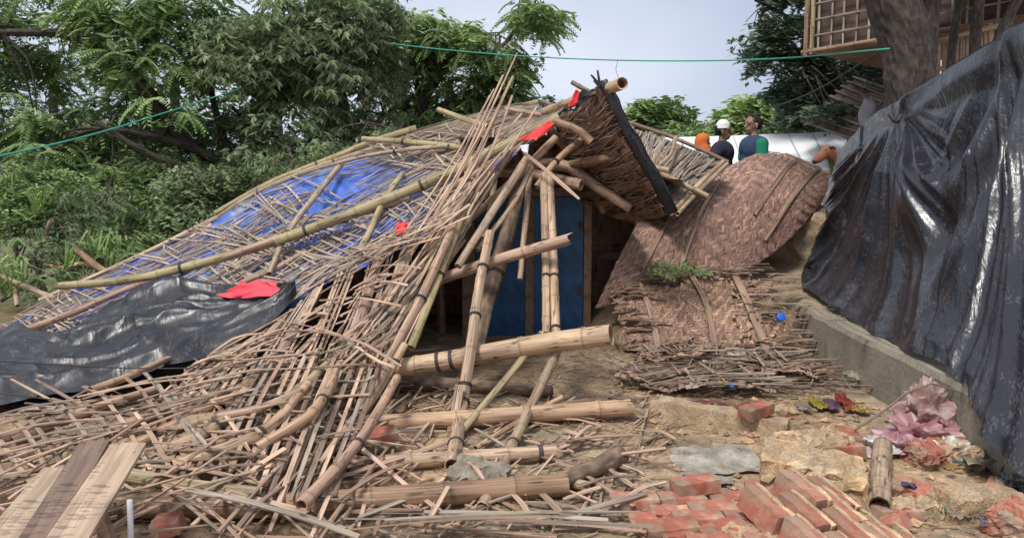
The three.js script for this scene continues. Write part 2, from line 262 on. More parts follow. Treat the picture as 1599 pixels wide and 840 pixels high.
// ================================================================ SETTING: ground
{
  const xs = [], ds = [];
  for (let x = -120; x < -7; x += Math.max(0.4, (-7 - x) * 0.18)) xs.push(x); for (let x = -7; x < 5.5; x += 0.05) xs.push(x); for (let x = 5.5; x < 120; x += Math.max(0.4, (x - 5) * 0.18)) xs.push(x);
  for (let d = -30; d < 2.4; d += Math.max(0.3, (2.6 - d) * 0.3)) ds.push(d); for (let d = 2.4; d < 11; d += 0.05) ds.push(d); for (let d = 11; d < 220; d += Math.max(0.25, (d - 10) * 0.14)) ds.push(d);
  const gb = new GB();
  for (const d of ds) for (const x of xs) {
    const n = fbm(x * 0.8 + 3, d * 0.8, 1, 4), g = fbm(x * .5, d * .5, 8, 3), wet = step(.56, .66, fbm(x * 1.1 + 20, d * 1.1, 4, 4));
    const green = step(8.5, 12, d + 3 * g) * step(1.5, -1, x), c = [1.02 - .18 * wet + .16 * (n - .5), .99 - .2 * wet + .1 * (n - .5), .94 - .2 * wet];
    gb.vert(onG(x, d), x / 2.6, d / 2.6, [lerp(c[0], .35, green), lerp(c[1], .42, green), lerp(c[2], .22, green)]);
  }
  const nx = xs.length;
  for (let j = 0; j < ds.length - 1; j++) for (let i = 0; i < nx - 1; i++) { const a = j * nx + i; gb.quad(a, a + nx, a + nx + 1, a + 1); }
  struct('ground', gb.build(), M.mud);
}
// low concrete retaining wall along the terrace
{
  const t = thing('concrete_wall', 'low grey-brown concrete retaining wall running back beside the rubble', 'wall');
  const seg = [[2.2, 3.9], [3.9, 5.35], [5.35, 6.7], [6.7, 7.95]];
  seg.forEach(([a, b], k) => {
    const gb = new GB(), n = 24, prof = [[2.66, -0.2], [2.665, 0.36], [2.685, 0.395], [2.83, 0.40], [2.86, 0.37], [2.86, -0.2]];
    for (let i = 0; i <= n; i++) { const d = lerp(a + 0.0015, b - 0.0015, i / n); prof.forEach(([x, y], q) => { const w = y > 0 ? 1 : 0; gb.vert(V(x + (d - 5) * 0.035 + (fbm(d * 6, y * 6, 3 + k, 3) - .5) * .014 * w, y + (fbm(d * 4, x * 9, 7, 3) - .5) * .03 * w + (y > .3 ? k % 2 * .006 : 0), -d), d / 1.4, (y * 1.0 + (q > 2 ? x : 0)) / 1.4); }); }
    for (let i = 0; i < n; i++) for (let q = 0; q < prof.length - 1; q++) { const e = i * prof.length + q; gb.quad(e, e + 1, e + prof.length + 1, e + prof.length); }
    for (const i of [0, n]) { const e = i * prof.length; for (let q = 1; q < prof.length - 1; q++) gb.tri(e, e + q, e + q + 1); }
    mesh('wall_section', gb.build(true), M.concrete, t);
  });
}
// ================================================================ COLLAPSED BAMBOO HUT
const hut = thing('collapsed_hut', 'collapsed bamboo hut with blue sheeting under its fallen slatted roof and a blue door', 'hut');
const LASH = [];
function lashing(parent, p, t, r) { mesh('lashing', ringGeo(p, t, r * 1.06, 0.006), M.lash, parent); mesh('lashing', ringGeo(p.clone().addScaledVector(t, 0.014), t, r * 1.06, 0.006), M.lash, parent); }
let poleSeed = 10;
function pole(name, px, r0, r1, m, parent, o = {}) {
  const pts = px.map((q) => { if (q.isVector3) return q; const p = at(...q), h = Math.max(r0, r1) * .9 + .015; return q[1] > 380 && q[0] < 1400 && p.y < h && !o.free ? gnd(q[0], q[1], h) : p; }); poleSeed++;
  const c = pts.length === 2 ? new THREE.LineCurve3(...pts) : new THREE.CatmullRomCurve3(pts, false, 'centripetal');
  const g = o.bark ? (() => { const gb = new GB(); tube(gb, pts, r0, r1, 10, .06, .16); return gb.build(); })() : culm(pts, r0, r1, { seed: poleSeed, ...o });
  const me = mesh(name, g, m, parent);
  for (const s of o.lash || []) { const p = c.getPointAt(s), t = c.getTangentAt(s); lashing(me, p, t, lerp(r0, r1, s)); }
  return me;
}
// ---- main roof slope, fallen at its lower end
const roofBack = curve([[838, 162, 9.8], [720, 190, 9.7], [600, 226, 9.6], [480, 268, 9.4], [400, 300, 9.2], [330, 345, 9.0], [200, 412, 8.7], [100, 460, 8.4], [0, 512, 8.1], [-140, 580, 7.8]]);
const roofFront = curve([[888, 168, 7.6], [800, 245, 7.0], [740, 305, 6.7], [660, 362, 6.5], [580, 410, 6.35], [500, 448, 6.2], [420, 505, 6.0], [330, 548, 5.8], [180, 600, 5.55], [-60, 650, 5.3]]);
const roof0 = ruled(roofFront, roofBack);
const roofS = (u, v) => { const p = roof0(u, v), e = Math.sin(Math.PI * Math.min(1, Math.max(0, v))); p.y += -0.05 * e + (fbm(u * 9, v * 5, 3, 4) - .5) * .16 * Math.min(1, e * 2); return p; };
const roofUp = (u, v, h) => { const n = normalOf(roof0, u, v); if (n.y < 0) n.negate(); return roofS(u, v).addScaledVector(n, h); };
const roofN = (u, v) => { const n = normalOf(roof0, u, v); if (n.y < 0) n.negate(); return n; };
const cover = mesh('roof_cover', sheet((u, v) => roofUp(u, v, -0.012 + 0.05 * (fbm(u * 22, v * 14, 9, 3) - .5)), 130, 60, { su: 2, sv: 1.3, col: (u) => { const k = step(.30, .18, u); return [lerp(1, .9, k), lerp(1, .62, k), lerp(1, .28, k)]; } }), M.blueTarp, hut);
setData(cover, 'blue plastic sheeting of the roof');
{
  const R = rng(77), rest = new GB(); let made = 0;
  const put = (u0, v0, u1, v1, h0, h1, w, m, bow = 0.02) => {
    const um = (u0 + u1) / 2, vm = (v0 + v1) / 2, ok = (a) => Math.min(.999, Math.max(0.001, a));
    const pts = [roofUp(ok(u0), ok(v0), h0), roofUp(ok(um), ok(vm), (h0 + h1) / 2 + bow * R()), roofUp(ok(u1), ok(v1), h1)];
    const t = 0.85 + .3 * R();
    if (made < 290) { mesh('slat', slatGeo(pts, w, .007, { up: roofN(ok(um), ok(vm)), n: 3 }), m, cover); made++; }
    else slat(rest, pts, w, .006, { up: roofN(ok(um), ok(vm)), n: 3, col: t });
  };
  const pick = () => { const r = R(); return r < .6 ? M.slat[Math.floor(R() * 5)] : M.slatGrey[Math.floor(R() * 4)]; };
  const blueHole = (u, v) => fbm(u * 10 + 4, v * 5 + 2, 6, 3) > .56 && u > .22 && u < .8;
  // long slats down the slope
  for (let k = 0; k < 1050; k++) {
    const u0 = R() * .97, v0 = Math.pow(R(), 1.25), L = .06 + .16 * R() * R() + .02, dv = (R() - .5) * .14 + (R() < .2 ? (R() - .5) * .3 : 0);
    if (blueHole(u0 + L / 2, v0 + dv / 2) && R() < .78) continue;
    put(u0, v0, u0 + L, v0 + dv, .012 + .035 * R(), .012 + .035 * R(), .011 + .012 * R(), pick(), .03);
  }
  // cross slats: the other way of the lattice, many shaken out of line
  for (let k = 0; k < 230; k++) {
    const u0 = .1 + R() * .88, v0 = Math.pow(R(), 1.4) * .85, L = .15 + .35 * R(), du = (R() - .35) * .07;
    if (blueHole(u0, v0 + L / 2) && R() < .7) continue;
    put(u0, v0, u0 + du, v0 + L, .03 + .03 * R(), .02 + .04 * R(), .012 + .012 * R(), pick(), .05);
  }
  // close, weathered battens near the ridge
  for (let k = 0; k < 260; k++) { const u0 = R() * .16, v0 = R(); put(u0, v0, u0 + .06 + .06 * R(), v0 + (R() - .5) * .04, .02 + .015 * R(), .02 + .015 * R(), .016 + .012 * R(), M.slatGrey[Math.floor(R() * 4)], .004); }
  stuff(mesh('small_slats', rest.build(true), M.slatGrey[2], cover));
}
// ---- poles lying on the roof slope (purlins, rafters, verge poles)
const RP = (m, r0, r1, px, lash = []) => pole('roof_pole', px, r0, r1, m, hut, { lash, node: .34 });
RP(M.culmGreen[0], .036, .05, [[92, 447, 7.0], [200, 437, 7.05], [300, 415, 7.1], [440, 373, 7.15], [545, 335, 7.2]], [.4, .97]);
RP(M.culmGreen[0], .042, .055, [[430, 378, 7.05], [640, 297, 7.1], [760, 243, 7.15], [872, 184, 7.25]], [.1, .5]);
RP(M.culmPink, .03, .035, [[350, 402, 7.1], [500, 352, 7.1], [640, 308, 7.1]]);
RP(M.culmGreen[1], .03, .045, [[325, 350, 9.0], [400, 302, 9.15], [480, 268, 9.35], [605, 226, 9.55]], [.7]);
RP(M.culmGreen[0], .03, .042, [[335, 333, 9.1], [420, 286, 9.3], [510, 250, 9.5], [580, 222, 9.6], [650, 200, 9.6]], [.5]);
RP(M.culmGreen[1], .032, .04, [[590, 232, 9.5], [720, 190, 9.65], [840, 160, 9.8]], [.3, .8]);
RP(M.culm[0], .03, .04, [[10, 520, 7.9], [90, 480, 8.1], [190, 440, 8.4], [330, 352, 8.9]], [.5]);
RP(M.culm[1], .028, .035, [[60, 470, 8.3], [200, 408, 8.7], [340, 340, 9.0]]);
RP(M.culmPink, .03, .032, [[-20, 530, 7.4], [90, 497, 7.4], [200, 450, 7.5], [290, 415, 7.6]]);
RP(M.culm[3], .026, .034, [[420, 428, 6.75], [445, 370, 7.2], [500, 296, 8.2], [533, 256, 8.9]], [.25]);
RP(M.culmGreen[1], .03, .03, [[525, 452, 6.35], [572, 372, 6.7], [600, 312, 7.2], [628, 272, 7.9]], [.55]);
RP(M.culmGreen[0], .03, .034, [[566, 217, 8.9], [640, 222, 8.5], [742, 233, 8.1]], [.4]);
RP(M.culmGreen[0], .03, .03, [[684, 171, 8.8], [720, 184, 8.6], [762, 198, 8.3]]);
RP(M.culm[3], .02, .024, [[500, 262, 8.9], [560, 246, 8.7], [640, 233, 8.4], [700, 228, 8.2]], [.6]);
RP(M.culmBrown[1], .022, .022, [[846, 158, 8.6], [882, 172, 7.8], [930, 190, 7.3]]);
RP(M.culm[1], .024, .024, [[790, 170, 9.2], [862, 182, 8.0]]);
RP(M.culm[2], .03, .035, [[640, 440, 6.2], [700, 372, 6.5], [790, 292, 6.75], [868, 215, 7.05]]);
RP(M.culmPink, .03, .03, [[690, 300, 6.9], [780, 250, 7.0], [850, 205, 7.15]]);
RP(M.culm[3], .022, .03, [[340, 470, 6.6], [380, 440, 6.75], [420, 424, 6.85], [470, 398, 7.0]]);
// ---- gable canopy tipped up at the ridge end, seen from below
const gA = curve([[938, 128, 6.6], [972, 200, 6.6], [1010, 270, 6.7], [1046, 332, 6.85]]), gB = curve([[878, 178, 7.4], [862, 232, 7.8], [880, 290, 8.1], [960, 338, 8.2]]);
const gS = (u, v) => { const p = ruled(gA, gB)(u, v); p.y += .03 * Math.sin(v * 9 + u * 4) * .3 - .06 * Math.sin(Math.PI * v); return p; };
const gable = mesh('gable_canopy', sheet((u, v) => gS(u, v).add(V(0.012, .02, -.012)), 20, 20), M.black2, hut);
setData(gable, 'tipped-up gable overhang, dark on top');
stuff(mesh('woven_strips', weave(gS, 22, 16, { seed: 5, lift: .010, over: 2, band: 6, sign: -1, ca: [1, .95, .9], cb: [.8, .7, .66] }), M.weaveBrown, gable));
{
  const R = rng(5);
  // rows of flattened bamboo boards lapped under the canopy
  for (let k = 0; k < 7; k++) { const u = .2 + k * .115; for (let q = 0; q < 3; q++) { const a = .08 + q * .3 + .05 * R(), b = a + .27; const p = [gS(u + .03 * R(), a), gS(u + .03 * R(), b)].map((x) => x.add(V(-.02, -.035 - .012 * (q % 2), .03)));
    mesh('board', slatGeo(p, .06 + .03 * R(), .008, { n: 2, up: normalOf(gS, u, (a + b) / 2) }), [M.culmBrown[0], M.slat[5], M.culmBrown[1]][Math.floor(R() * 3)], gable); } }
  for (let k = 0; k < 170; k++) { const u = .05 + .88 * R(), v = .22 + .72 * R(), p = [gS(u, v), gS(Math.min(1, Math.max(0, u + .14 * (R() - .6))), Math.max(0, v - .2 - .2 * R()))].map((x) => x.add(V(-.02, -.03, .04 + .03 * R()))); mesh('batten', slatGeo(p, .012 + .008 * R(), .006, { n: 2 }), [M.slat[3], M.slat[5], M.culmBrown[1], M.culmBrown[0]][Math.floor(R() * 4)], gable); }
  // ragged rolled edge of black sheeting along the verge
  const gb = new GB(), edge = Array.from({ length: 15 }, (_, i) => gA.getPoint(i / 14).add(V(.01 + .02 * R(), .015 * R(), .02))); tube(gb, edge, .045, .05, 8, .05, .5);
  mesh('verge_roll', gb.build(), M.black2, gable);
  const g2 = new GB(); for (let k = 0; k < 9; k++) { const p = gA.getPoint(.02 + .02 * k).add(V(-.04 * R(), .02, 0)); tube(g2, [p, p.clone().add(V((R() - .7) * .12, .05 + .08 * R(), .02))], .013, .008, 5, .05); } mesh('charred_stubs', g2.build(), M.lash, gable);
}
pole('rafter', [[945, 330, 7.7], [910, 262, 7.6], [860, 205, 7.3]], .05, .045, M.culmBrown[0], hut, { bark: true });
pole('rafter', [[1040, 318, 6.95], [1005, 262, 6.85], [965, 200, 6.75]], .035, .035, M.culmBrown[1], hut);
pole('purlin', [[868, 262, 7.5], [930, 250, 7.0], [1000, 240, 6.75]], .04, .045, M.culmBrown[0], hut);
pole('purlin', [[900, 285, 7.6], [960, 272, 7.1], [1022, 275, 6.8]], .04, .045, M.culmBrown[1], hut);
pole('purlin', [[865, 190, 7.0], [905, 205, 6.9], [925, 222, 6.85]], .04, .04, M.culmBrown[0], hut);
pole('curved_log', [[800, 262, 7.4], [880, 258, 7.3], [930, 290, 7.2], [985, 326, 7.1]], .06, .045, M.culmPink, hut, { bark: true });
pole('beam', [[760, 268, 7.2], [830, 272, 7.15], [908, 289, 6.9]], .045, .05, M.culmPink, hut);
pole('brace', [[838, 292, 6.7], [870, 250, 6.85], [915, 212, 7.1]], .028, .028, M.culm[2], hut, { lash: [.4] });
pole('ridge_pole', [[850, 175, 8.2], [930, 146, 6.9], [972, 130, 6.3]], .045, .05, M.culm[0], hut);
pole('ridge_stub', [[893, 128, 6.75], [920, 143, 6.7], [945, 152, 6.7]], .02, .02, M.culmBrown[1], hut);
// ---- rear roof slope beyond the gable
{
  const A = curve([[970, 192, 9.0], [1040, 214, 8.9], [1135, 254, 8.7]]), B = curve([[985, 300, 8.1], [1010, 320, 7.9], [1048, 334, 7.7]]), S = ruled(A, B), R = rng(9);
  const rear = mesh('rear_roof', sheet((u, v) => S(u, v).add(V(0, -.02, 0)), 20, 20, { su: .5, sv: .5 }), M.slatGrey[1], hut), rest = new GB();
  for (let k = 0; k < 300; k++) { const u = R(), v = R() * .85, L = .12 + .2 * R(), q = (a, b, h) => S(Math.min(1, Math.max(0, a)), Math.min(1, b)).add(V(0, h, 0)), p = [q(u, v, .01 + .015 * R()), q(u + .05 * (R() - .5) - .04, v + L, .01 + .015 * R())];
    if (k < 120) mesh('slat', slatGeo(p, .02 + .012 * R(), .006, { n: 1 }), k % 3 ? M.slatGrey[k % 4] : M.slat[3 + k % 3], rear); else slat(rest, p, .022, .006, { n: 1, col: .8 + .4 * R() }); }
  stuff(mesh('small_slats', rest.build(true), M.slatGrey[0], rear));
  const gpl = (px, r, m) => pole('roof_pole', px, r, r, m, rear, { node: .3 });
  gpl([[965, 186, 9.0], [1045, 212, 8.9], [1138, 253, 8.65]], .022, M.culmBrown[1]); gpl([[1130, 252, 8.6], [1090, 290, 8.2], [1050, 332, 7.65]], .024, M.culm[0]); gpl([[1136, 256, 8.55], [1098, 292, 8.15], [1058, 334, 7.6]], .024, M.culm[3]);
  gpl([[1010, 262, 8.0], [1050, 280, 8.0], [1106, 307, 7.9]], .03, M.culmGreen[1]); gpl([[1056, 214, 8.7], [1048, 240, 8.4], [1025, 262, 8.1]], .02, M.culm[3]); gpl([[1020, 262, 7.9], [1045, 266, 7.85]], .028, M.culm[1]);
}
// ---- walls that close the dark room, posts and the blue double door
{
  const P = (x, y, d) => V(x, y, -d), yDoor = at(800, 306, 8).y;
  const panel = (a, b, h0, h1, n = 30) => { const S = (u, v) => P(lerp(a[0], b[0], u), lerp(h0, u * 0 + h1, v), lerp(a[1], b[1], u)); const w = mesh('wall_panel', sheet((u, v) => S(u, v), 2, 2), M.weaveBrown, hut); stuff(mesh('woven_strips', weave(S, n, 22, { seed: 31 + n, lift: .006, sign: 1 }), M.weaveBrown, w)); };
  panel([1.72, 8.14], [1.72, 9.4], -.1, 1.5); panel([-1.9, 9.3], [-1.2, 9.318], -.4, 1.4, 14); panel([-1.196, 9.32], [1.72, 9.4], -.4, 1.9, 50);
  panel([-2.3, 7.9], [-1.9, 9.3], -.4, 1.0, 24);
  panel([-.12, 8.06], [1.05, 8.09], yDoor + .11, 2.06, 24);
  const ceil = (u, v) => P(lerp(-.55, 1.72, u), 2.02 - .42 * step(.4, 1, u), lerp(7.75, 9.6, v)); mesh('ceiling_mat', sheet(ceil, 12, 8), M.weaveBrown, hut);
  const box = (name, x0, x1, y0, y1, d0, d1, m, parent = hut, s = 1) => { const g = lump(x1 - x0, y1 - y0, d1 - d0, { rough: .0015, n: 4, round: .02, seed: s }); g.translate((x0 + x1) / 2, (y0 + y1) / 2, -(d0 + d1) / 2); return mesh(name, g, m, parent); };
  const xL = at(716, 420, 8).x, xa = at(742, 420, 8).x, xm = at(828, 420, 8).x, xb = at(911, 420, 8).x, yb = at(800, 527, 8).y, yt = at(800, 306, 8).y;
  box('door_post', xb, xb + .075, -.05, yt + .1, 7.93, 8.03, M.timber, hut, 2); box('door_post', xL + .04, xa, -.05, yt + .1, 7.93, 8.03, M.timber, hut, 3);
  box('door_head', xa + .002, xb - .002, yt, yt + .085, 7.935, 8.025, M.timber, hut, 4); box('door_sill', xa + .002, xb - .002, yb - .07, yb, 7.935, 8.025, M.timber, hut, 5);
  box('door_mullion', xm - .05, xm + .035, yb + .002, yt - .002, 7.94, 7.985, M.timber, hut, 6);
  for (const [x0, x1, s] of [[xa + .006, xm - .052, 1], [xm + .037, xb - .006, 2]]) {
    const leaf = box('door_leaf', x0, x1, yb + .006, yt - .006, 7.965, 7.995, M.doorBlue, hut, 6 + s); setData(leaf, 'blue painted door leaf');
    box('latch', s === 1 ? x1 - .05 : x0 + .09, s === 1 ? x1 - .01 : x0 + .14, (yb + yt) / 2 - .04, (yb + yt) / 2 + .05, 7.955, 7.9635, M.metal, leaf, 9);
    for (const q of [.35, .8]) box('hinge', s === 1 ? x0 + .004 : x1 - .05, s === 1 ? x0 + .05 : x1 - .004, lerp(yb, yt, q) - .04, lerp(yb, yt, q) + .04, 7.957, 7.9635, M.lash, leaf, 12);
  }
  pole('post', [V(xL - .2, 0, -8.2), V(xL - .25, 1.9, -8.3)], .05, .045, M.culmBrown[0], hut); pole('post', [V(1.35, .1, -8.15), V(1.3, 1.5, -8.2)], .04, .04, M.culmBrown[1], hut);
  box('floor_slab', xa - 1.4, 1.7, -.25, yb - .075, 7.9, 8.6, M.concrete, hut, 20);
}
// ---- slatted front that tore away from the roof edge and hangs over the dark opening
{
  const A = curve([[806, 215, 6.75], [740, 300, 6.55], [660, 362, 6.35], [580, 408, 6.2], [500, 446, 6.05], [420, 500, 5.85], [330, 545, 5.65]]), B = curve([[720, 380, 6.3], [655, 470, 6.0], [600, 580, 5.5], [540, 640, 5.1], [440, 670, 4.95], [330, 690, 4.8], [200, 690, 4.8]]);
  const S0 = ruled(A, B), S = (u, v, h = 0) => { const n = normalOf(S0, Math.min(1, Math.max(0, u)), Math.min(1, Math.max(0, v))); if (n.z < 0) n.negate(); return S0(u, v).addScaledVector(n, h + .05 * Math.sin(v * 7 + u * 5) - .04); };
  const front = thing; const R = rng(41);
  const fr = new THREE.Group(); fr.name = 'torn_lattice'; hut.add(fr);
  const raf = [[.04, .2, .035], [.14, .27, .03], [.25, .36, .035], [.36, .46, .03], [.47, .57, .036], [.57, .68, .03], [.68, .8, .035], [.79, .92, .03], [.92, 1, .03]].filter((_, k) => k % 4 !== 1);
  raf.forEach(([a, b, r], k) => { const m = k % 3 === 0 ? M.culmPink : k % 3 === 1 ? M.culm[3] : M.culmGreen[1]; const pts = [S(a, -.02, .0), S(lerp(a, b, .5), .5, .02), S(b, .98, .03)]; const p = mesh('rafter_pole', culm(pts, r, r * .9, { seed: 300 + k }), m, fr); const c = curve(pts); for (const s of [.3, .62]) lashing(p, c.getPointAt(s), c.getTangentAt(s), r); });
  const cl = (a) => Math.min(1, Math.max(0, a)), sl = (p, w, u, v, m, tw = .5) => mesh('slat', slatGeo(p, w, .007, { n: 5, up: normalOf(S0, cl(u), cl(v)), twist: (R() - .5) * tw }), m, fr);
  // the lattice proper: laths one way ...
  for (let i = 0; i < 62; i++) { const u = i / 62 + .006 * (R() - .5), v0 = R() < .3 ? .1 + .3 * R() : -.03, v1 = R() < .35 ? .6 + .3 * R() : 1.04, du = .10 + .03 * (R() - .5); sl([S(cl(u), v0, .02), S(cl(u + du * (v0 + v1) / 2), (v0 + v1) / 2, .035 + .03 * R()), S(cl(u + du * v1), v1, .03)], .013 + .009 * R(), u, .5, M.slat[Math.floor(R() * 5)]); }
  // ... and crosswise, broken into runs
  for (let j = 0; j < 17; j++) { let u = -.02 + .1 * R(); while (u < .96) { const L = .22 + .35 * R(), v = (j + .5) / 17 + .012 * (R() - .5); if (R() < .82) sl([S(cl(u), v + .02 * (R() - .5), .05), S(cl(u + L / 2), v + .02 * (R() - .5), .055 + .05 * R() * R()), S(cl(u + L), v + .04 * (R() - .5), .05)], .012 + .009 * R(), u + L / 2, v, M.slat[Math.floor(R() * 5)], .9); u += L + .05 * R(); } }
  // some shaken loose at odd angles
  for (let k = 0; k < 46; k++) { const u = R() * .9, v = R() * .9, L = .15 + .25 * R(), q = R() < .5 ? 1 : -1; sl([S(u, v, .06), S(cl(u + .1), v + L * q * .25, .09 + .06 * R()), S(cl(u + .2), cl(v + L * q * .5), .06)], .014 + .01 * R(), u, v, M.slat[Math.floor(R() * 6)], 1.2); }
  // long laths still fanning up past the ridge
  const fan = [[[808, 84, 6.9], [728, 250, 6.75], [625, 400, 6.2]], [[786, 118, 6.9], [705, 290, 6.7], [600, 470, 5.95]], [[801, 120, 6.9], [740, 250, 6.75], [672, 372, 6.4]], [[772, 140, 6.9], [690, 280, 6.7], [545, 480, 5.9]], [[796, 128, 6.95], [752, 235, 6.85], [640, 430, 6.2]], [[800, 150, 6.9], [770, 230, 6.8], [690, 370, 6.4]], [[838, 168, 7.0], [790, 240, 6.9], [700, 330, 6.6]], [[815, 178, 6.95], [748, 255, 6.8], [620, 420, 6.2]], [[845, 195, 6.95], [760, 290, 6.65], [660, 450, 6.1]], [[765, 150, 6.95], [720, 245, 6.8], [660, 350, 6.5]], [[782, 165, 6.9], [735, 270, 6.7], [640, 400, 6.3]], [[758, 200, 6.9], [690, 320, 6.6], [560, 520, 5.7]], [[720, 300, 6.6], [640, 420, 6.15], [490, 610, 5.2]], [[700, 330, 6.5], [600, 480, 5.85], [470, 660, 4.95]], [[736, 285, 6.6], [660, 430, 6.1], [570, 590, 5.3]], [[748, 300, 6.5], [690, 420, 6.1], [600, 600, 5.3]]];
  fan.forEach((px, k) => mesh('lath', slatGeo(px.map((q) => at(...q)).map((p) => p.add(V(0, 0, .06))), .014 + .005 * (k % 3), .009, { n: 8, up: V(-.4, .5, 1).normalize() }), M.slat[k % 3], fr));
  // sideways curls of peeled lath
  const curls = [[[728, 330, 6.4], [690, 345, 6.3], [605, 368, 6.2]], [[735, 322, 6.4], [660, 372, 6.2], [600, 372, 6.2]], [[560, 455, 6.0], [600, 440, 5.95], [640, 446, 5.9]], [[575, 425, 6.1], [610, 415, 6.0], [660, 420, 6.0]], [[505, 470, 5.95], [560, 465, 5.9], [630, 478, 5.8]], [[400, 530, 5.7], [470, 515, 5.65], [560, 530, 5.5], [630, 570, 5.3]], [[440, 500, 5.8], [530, 520, 5.6], [590, 560, 5.4], [620, 572, 5.3]], [[330, 560, 5.5], [430, 560, 5.4], [540, 580, 5.25]], [[560, 395, 6.2], [640, 380, 6.2], [735, 340, 6.3]], [[520, 440, 6.1], [600, 400, 6.2], [690, 372, 6.3]]];
  curls.forEach((px, k) => mesh('peeled_lath', slatGeo(px.map((q) => at(...q).add(V(0, .02, .12))), .024, .005, { n: 8, twist: 1.2 }), M.slat[k % 2], fr));
}
// ================================================================ LOOSE AND LEANING POLES
function loose(name, label, px, r0, r1, m, o = {}) { const g = pole(name, px, r0, r1, m, scene, o); return setData(g, label, o.cat || 'bamboo pole', o.group); }
const GP = 'bamboo poles fallen in front of the hut';
loose('bamboo_pole', 'thick pale bamboo pole with hollow sawn end jutting out across the doorway', [[418, 607, 5.6], [560, 583, 5.55], [700, 562, 5.5], [850, 536, 5.36], [955, 523, 5.2]], .056, .072, M.culm[0], { node: .42, seg: 18, group: GP, lash: [.5, .54] });
loose('bamboo_pole', 'long thick bamboo pole lying on the ground, split along its dark underside', [[400, 690, 4.75], [500, 668, 4.85], [700, 655, 4.95], [985, 636, 5.1]], .052, .056, M.culm[2], { node: .5, seg: 18, group: GP, jag: .03 });
loose('bamboo_pole', 'pale pole with wire lashings low on the ground, below the longest pole', [[520, 728, 4.45], [700, 716, 4.5], [868, 706, 4.55]], .042, .042, M.culm[1], { group: GP, seg: 12, lash: [.05, .55, .92] });
loose('bamboo_pole', 'stout brown bamboo pole at the bottom of the heap', [[200, 790, 3.85], [420, 790, 3.82], [640, 775, 3.88], [885, 757, 3.95]], .055, .058, M.culmBrown[0], { group: GP, seg: 16, node: .38 });
loose('bamboo_pole', 'brown-stained bamboo pole end beside the wooden boards', [[150, 792, 3.98], [300, 783, 4.0], [440, 775, 4.05]], .055, .05, M.culmBrown[0], { group: GP, seg: 14 });
loose('wooden_log', 'bark-covered log lying behind the thick bamboo poles', [[560, 596, 5.95], [700, 600, 5.9], [862, 611, 5.85]], .058, .045, M.log, { bark: true, cat: 'log' });
loose('wooden_log', 'short grey log stump end lying among the straw by the mud', [[870, 752, 4.35], [920, 735, 4.45], [968, 712, 4.6]], .042, .062, M.log, { bark: true, cat: 'log' });
loose('bamboo_pole', 'grey flattened bamboo half on the ground next to the brown pole', [[885, 752, 4.1], [925, 762, 4.08]], .028, .03, M.culm[3], { group: GP });
loose('bamboo_stub', 'short bamboo stub lying end-on between the brick rubble heaps', [[1379, 694, 4.45], [1376, 745, 4.08], [1374, 792, 3.76]], .05, .055, M.culm[3], { node: .16, seg: 14, cat: 'bamboo stub' });
// lashed frame left standing in front of the door
const frame = thing('lashed_frame', 'broken frame of lashed bamboo poles leaning in front of the blue door', 'frame');
const fp = (px, r0, r1, m, o = {}) => pole('pole', px, r0, r1, m, frame, { seg: 11, ...o });
fp([[849, 274, 6.6], [852, 400, 6.15], [853, 522, 5.52]], .032, .03, M.culm[0], { lash: [.4, .62], node: .32 });
fp([[858, 272, 6.62], [864, 400, 6.17], [868, 520, 5.5]], .034, .034, M.culm[0], { lash: [.4, .62, .97], node: .36 });
fp([[868, 515, 5.5], [869, 548, 5.38], [838, 615, 5.2], [795, 705, 4.75], [748, 803, 4.15]], .034, .03, M.culm[3], { lash: [.55], jag: .2 });
fp([[765, 363, 6.15], [748, 450, 5.8], [735, 545, 5.36], [720, 640, 5.05], [706, 728, 4.72]], .036, .044, M.culm[1], { lash: [.13, .32, .55, .6, .85], node: .34 });
fp([[847, 520, 5.45], [800, 580, 5.3], [722, 672, 4.95]], .025, .024, M.culmGreen[1], { lash: [.02] });
fp([[878, 620, 5.1], [815, 655, 4.98], [742, 700, 4.7]], .018, .016, M.culm[2]);
fp([[817, 262, 7.0], [785, 390, 6.55], [760, 470, 6.25], [736, 565, 5.85]], .062, .068, M.log, { bark: true, lash: [.55] });
fp([[560, 490, 6.1], [660, 446, 6.15], [780, 405, 6.1], [888, 374, 5.95]], .044, .046, M.culmPink, { lash: [.6], jag: .16, node: .38 });
fp([[823, 248, 6.7], [770, 330, 6.35], [715, 416, 6.0]], .036, .03, M.culm[3]);
fp([[830, 262, 6.75], [800, 320, 6.5], [745, 390, 6.2]], .024, .022, M.culm[1]);
fp([[828, 266, 6.9], [820, 350, 6.6], [812, 436, 6.35]], .026, .022, M.culm[1]);
fp([[773, 282, 6.85], [764, 330, 6.6], [755, 372, 6.4]], .024, .022, M.culmGreen[1]);
fp([[724, 330, 6.3], [690, 420, 6.05], [641, 543, 5.55]], .03, .034, M.culmGreen[0], { lash: [.45] });
fp([[712, 345, 6.25], [655, 470, 5.8], [600, 572, 5.42], [560, 640, 5.0]], .033, .036, M.culmPink, { lash: [.4] });
fp([[632, 538, 5.5], [590, 610, 5.2], [498, 728, 4.55]], .028, .03, M.culm[0], { lash: [.1, .5] });
fp([[606, 572, 5.35], [560, 650, 4.95], [470, 745, 4.4]], .03, .03, M.culmPink);
mesh('lath', slatGeo([at(818, 238, 6.5), at(860, 272, 6.45), at(905, 311, 6.3)], .03, .01, { n: 4, up: V(0, .3, 1) }), M.slat[1], frame);
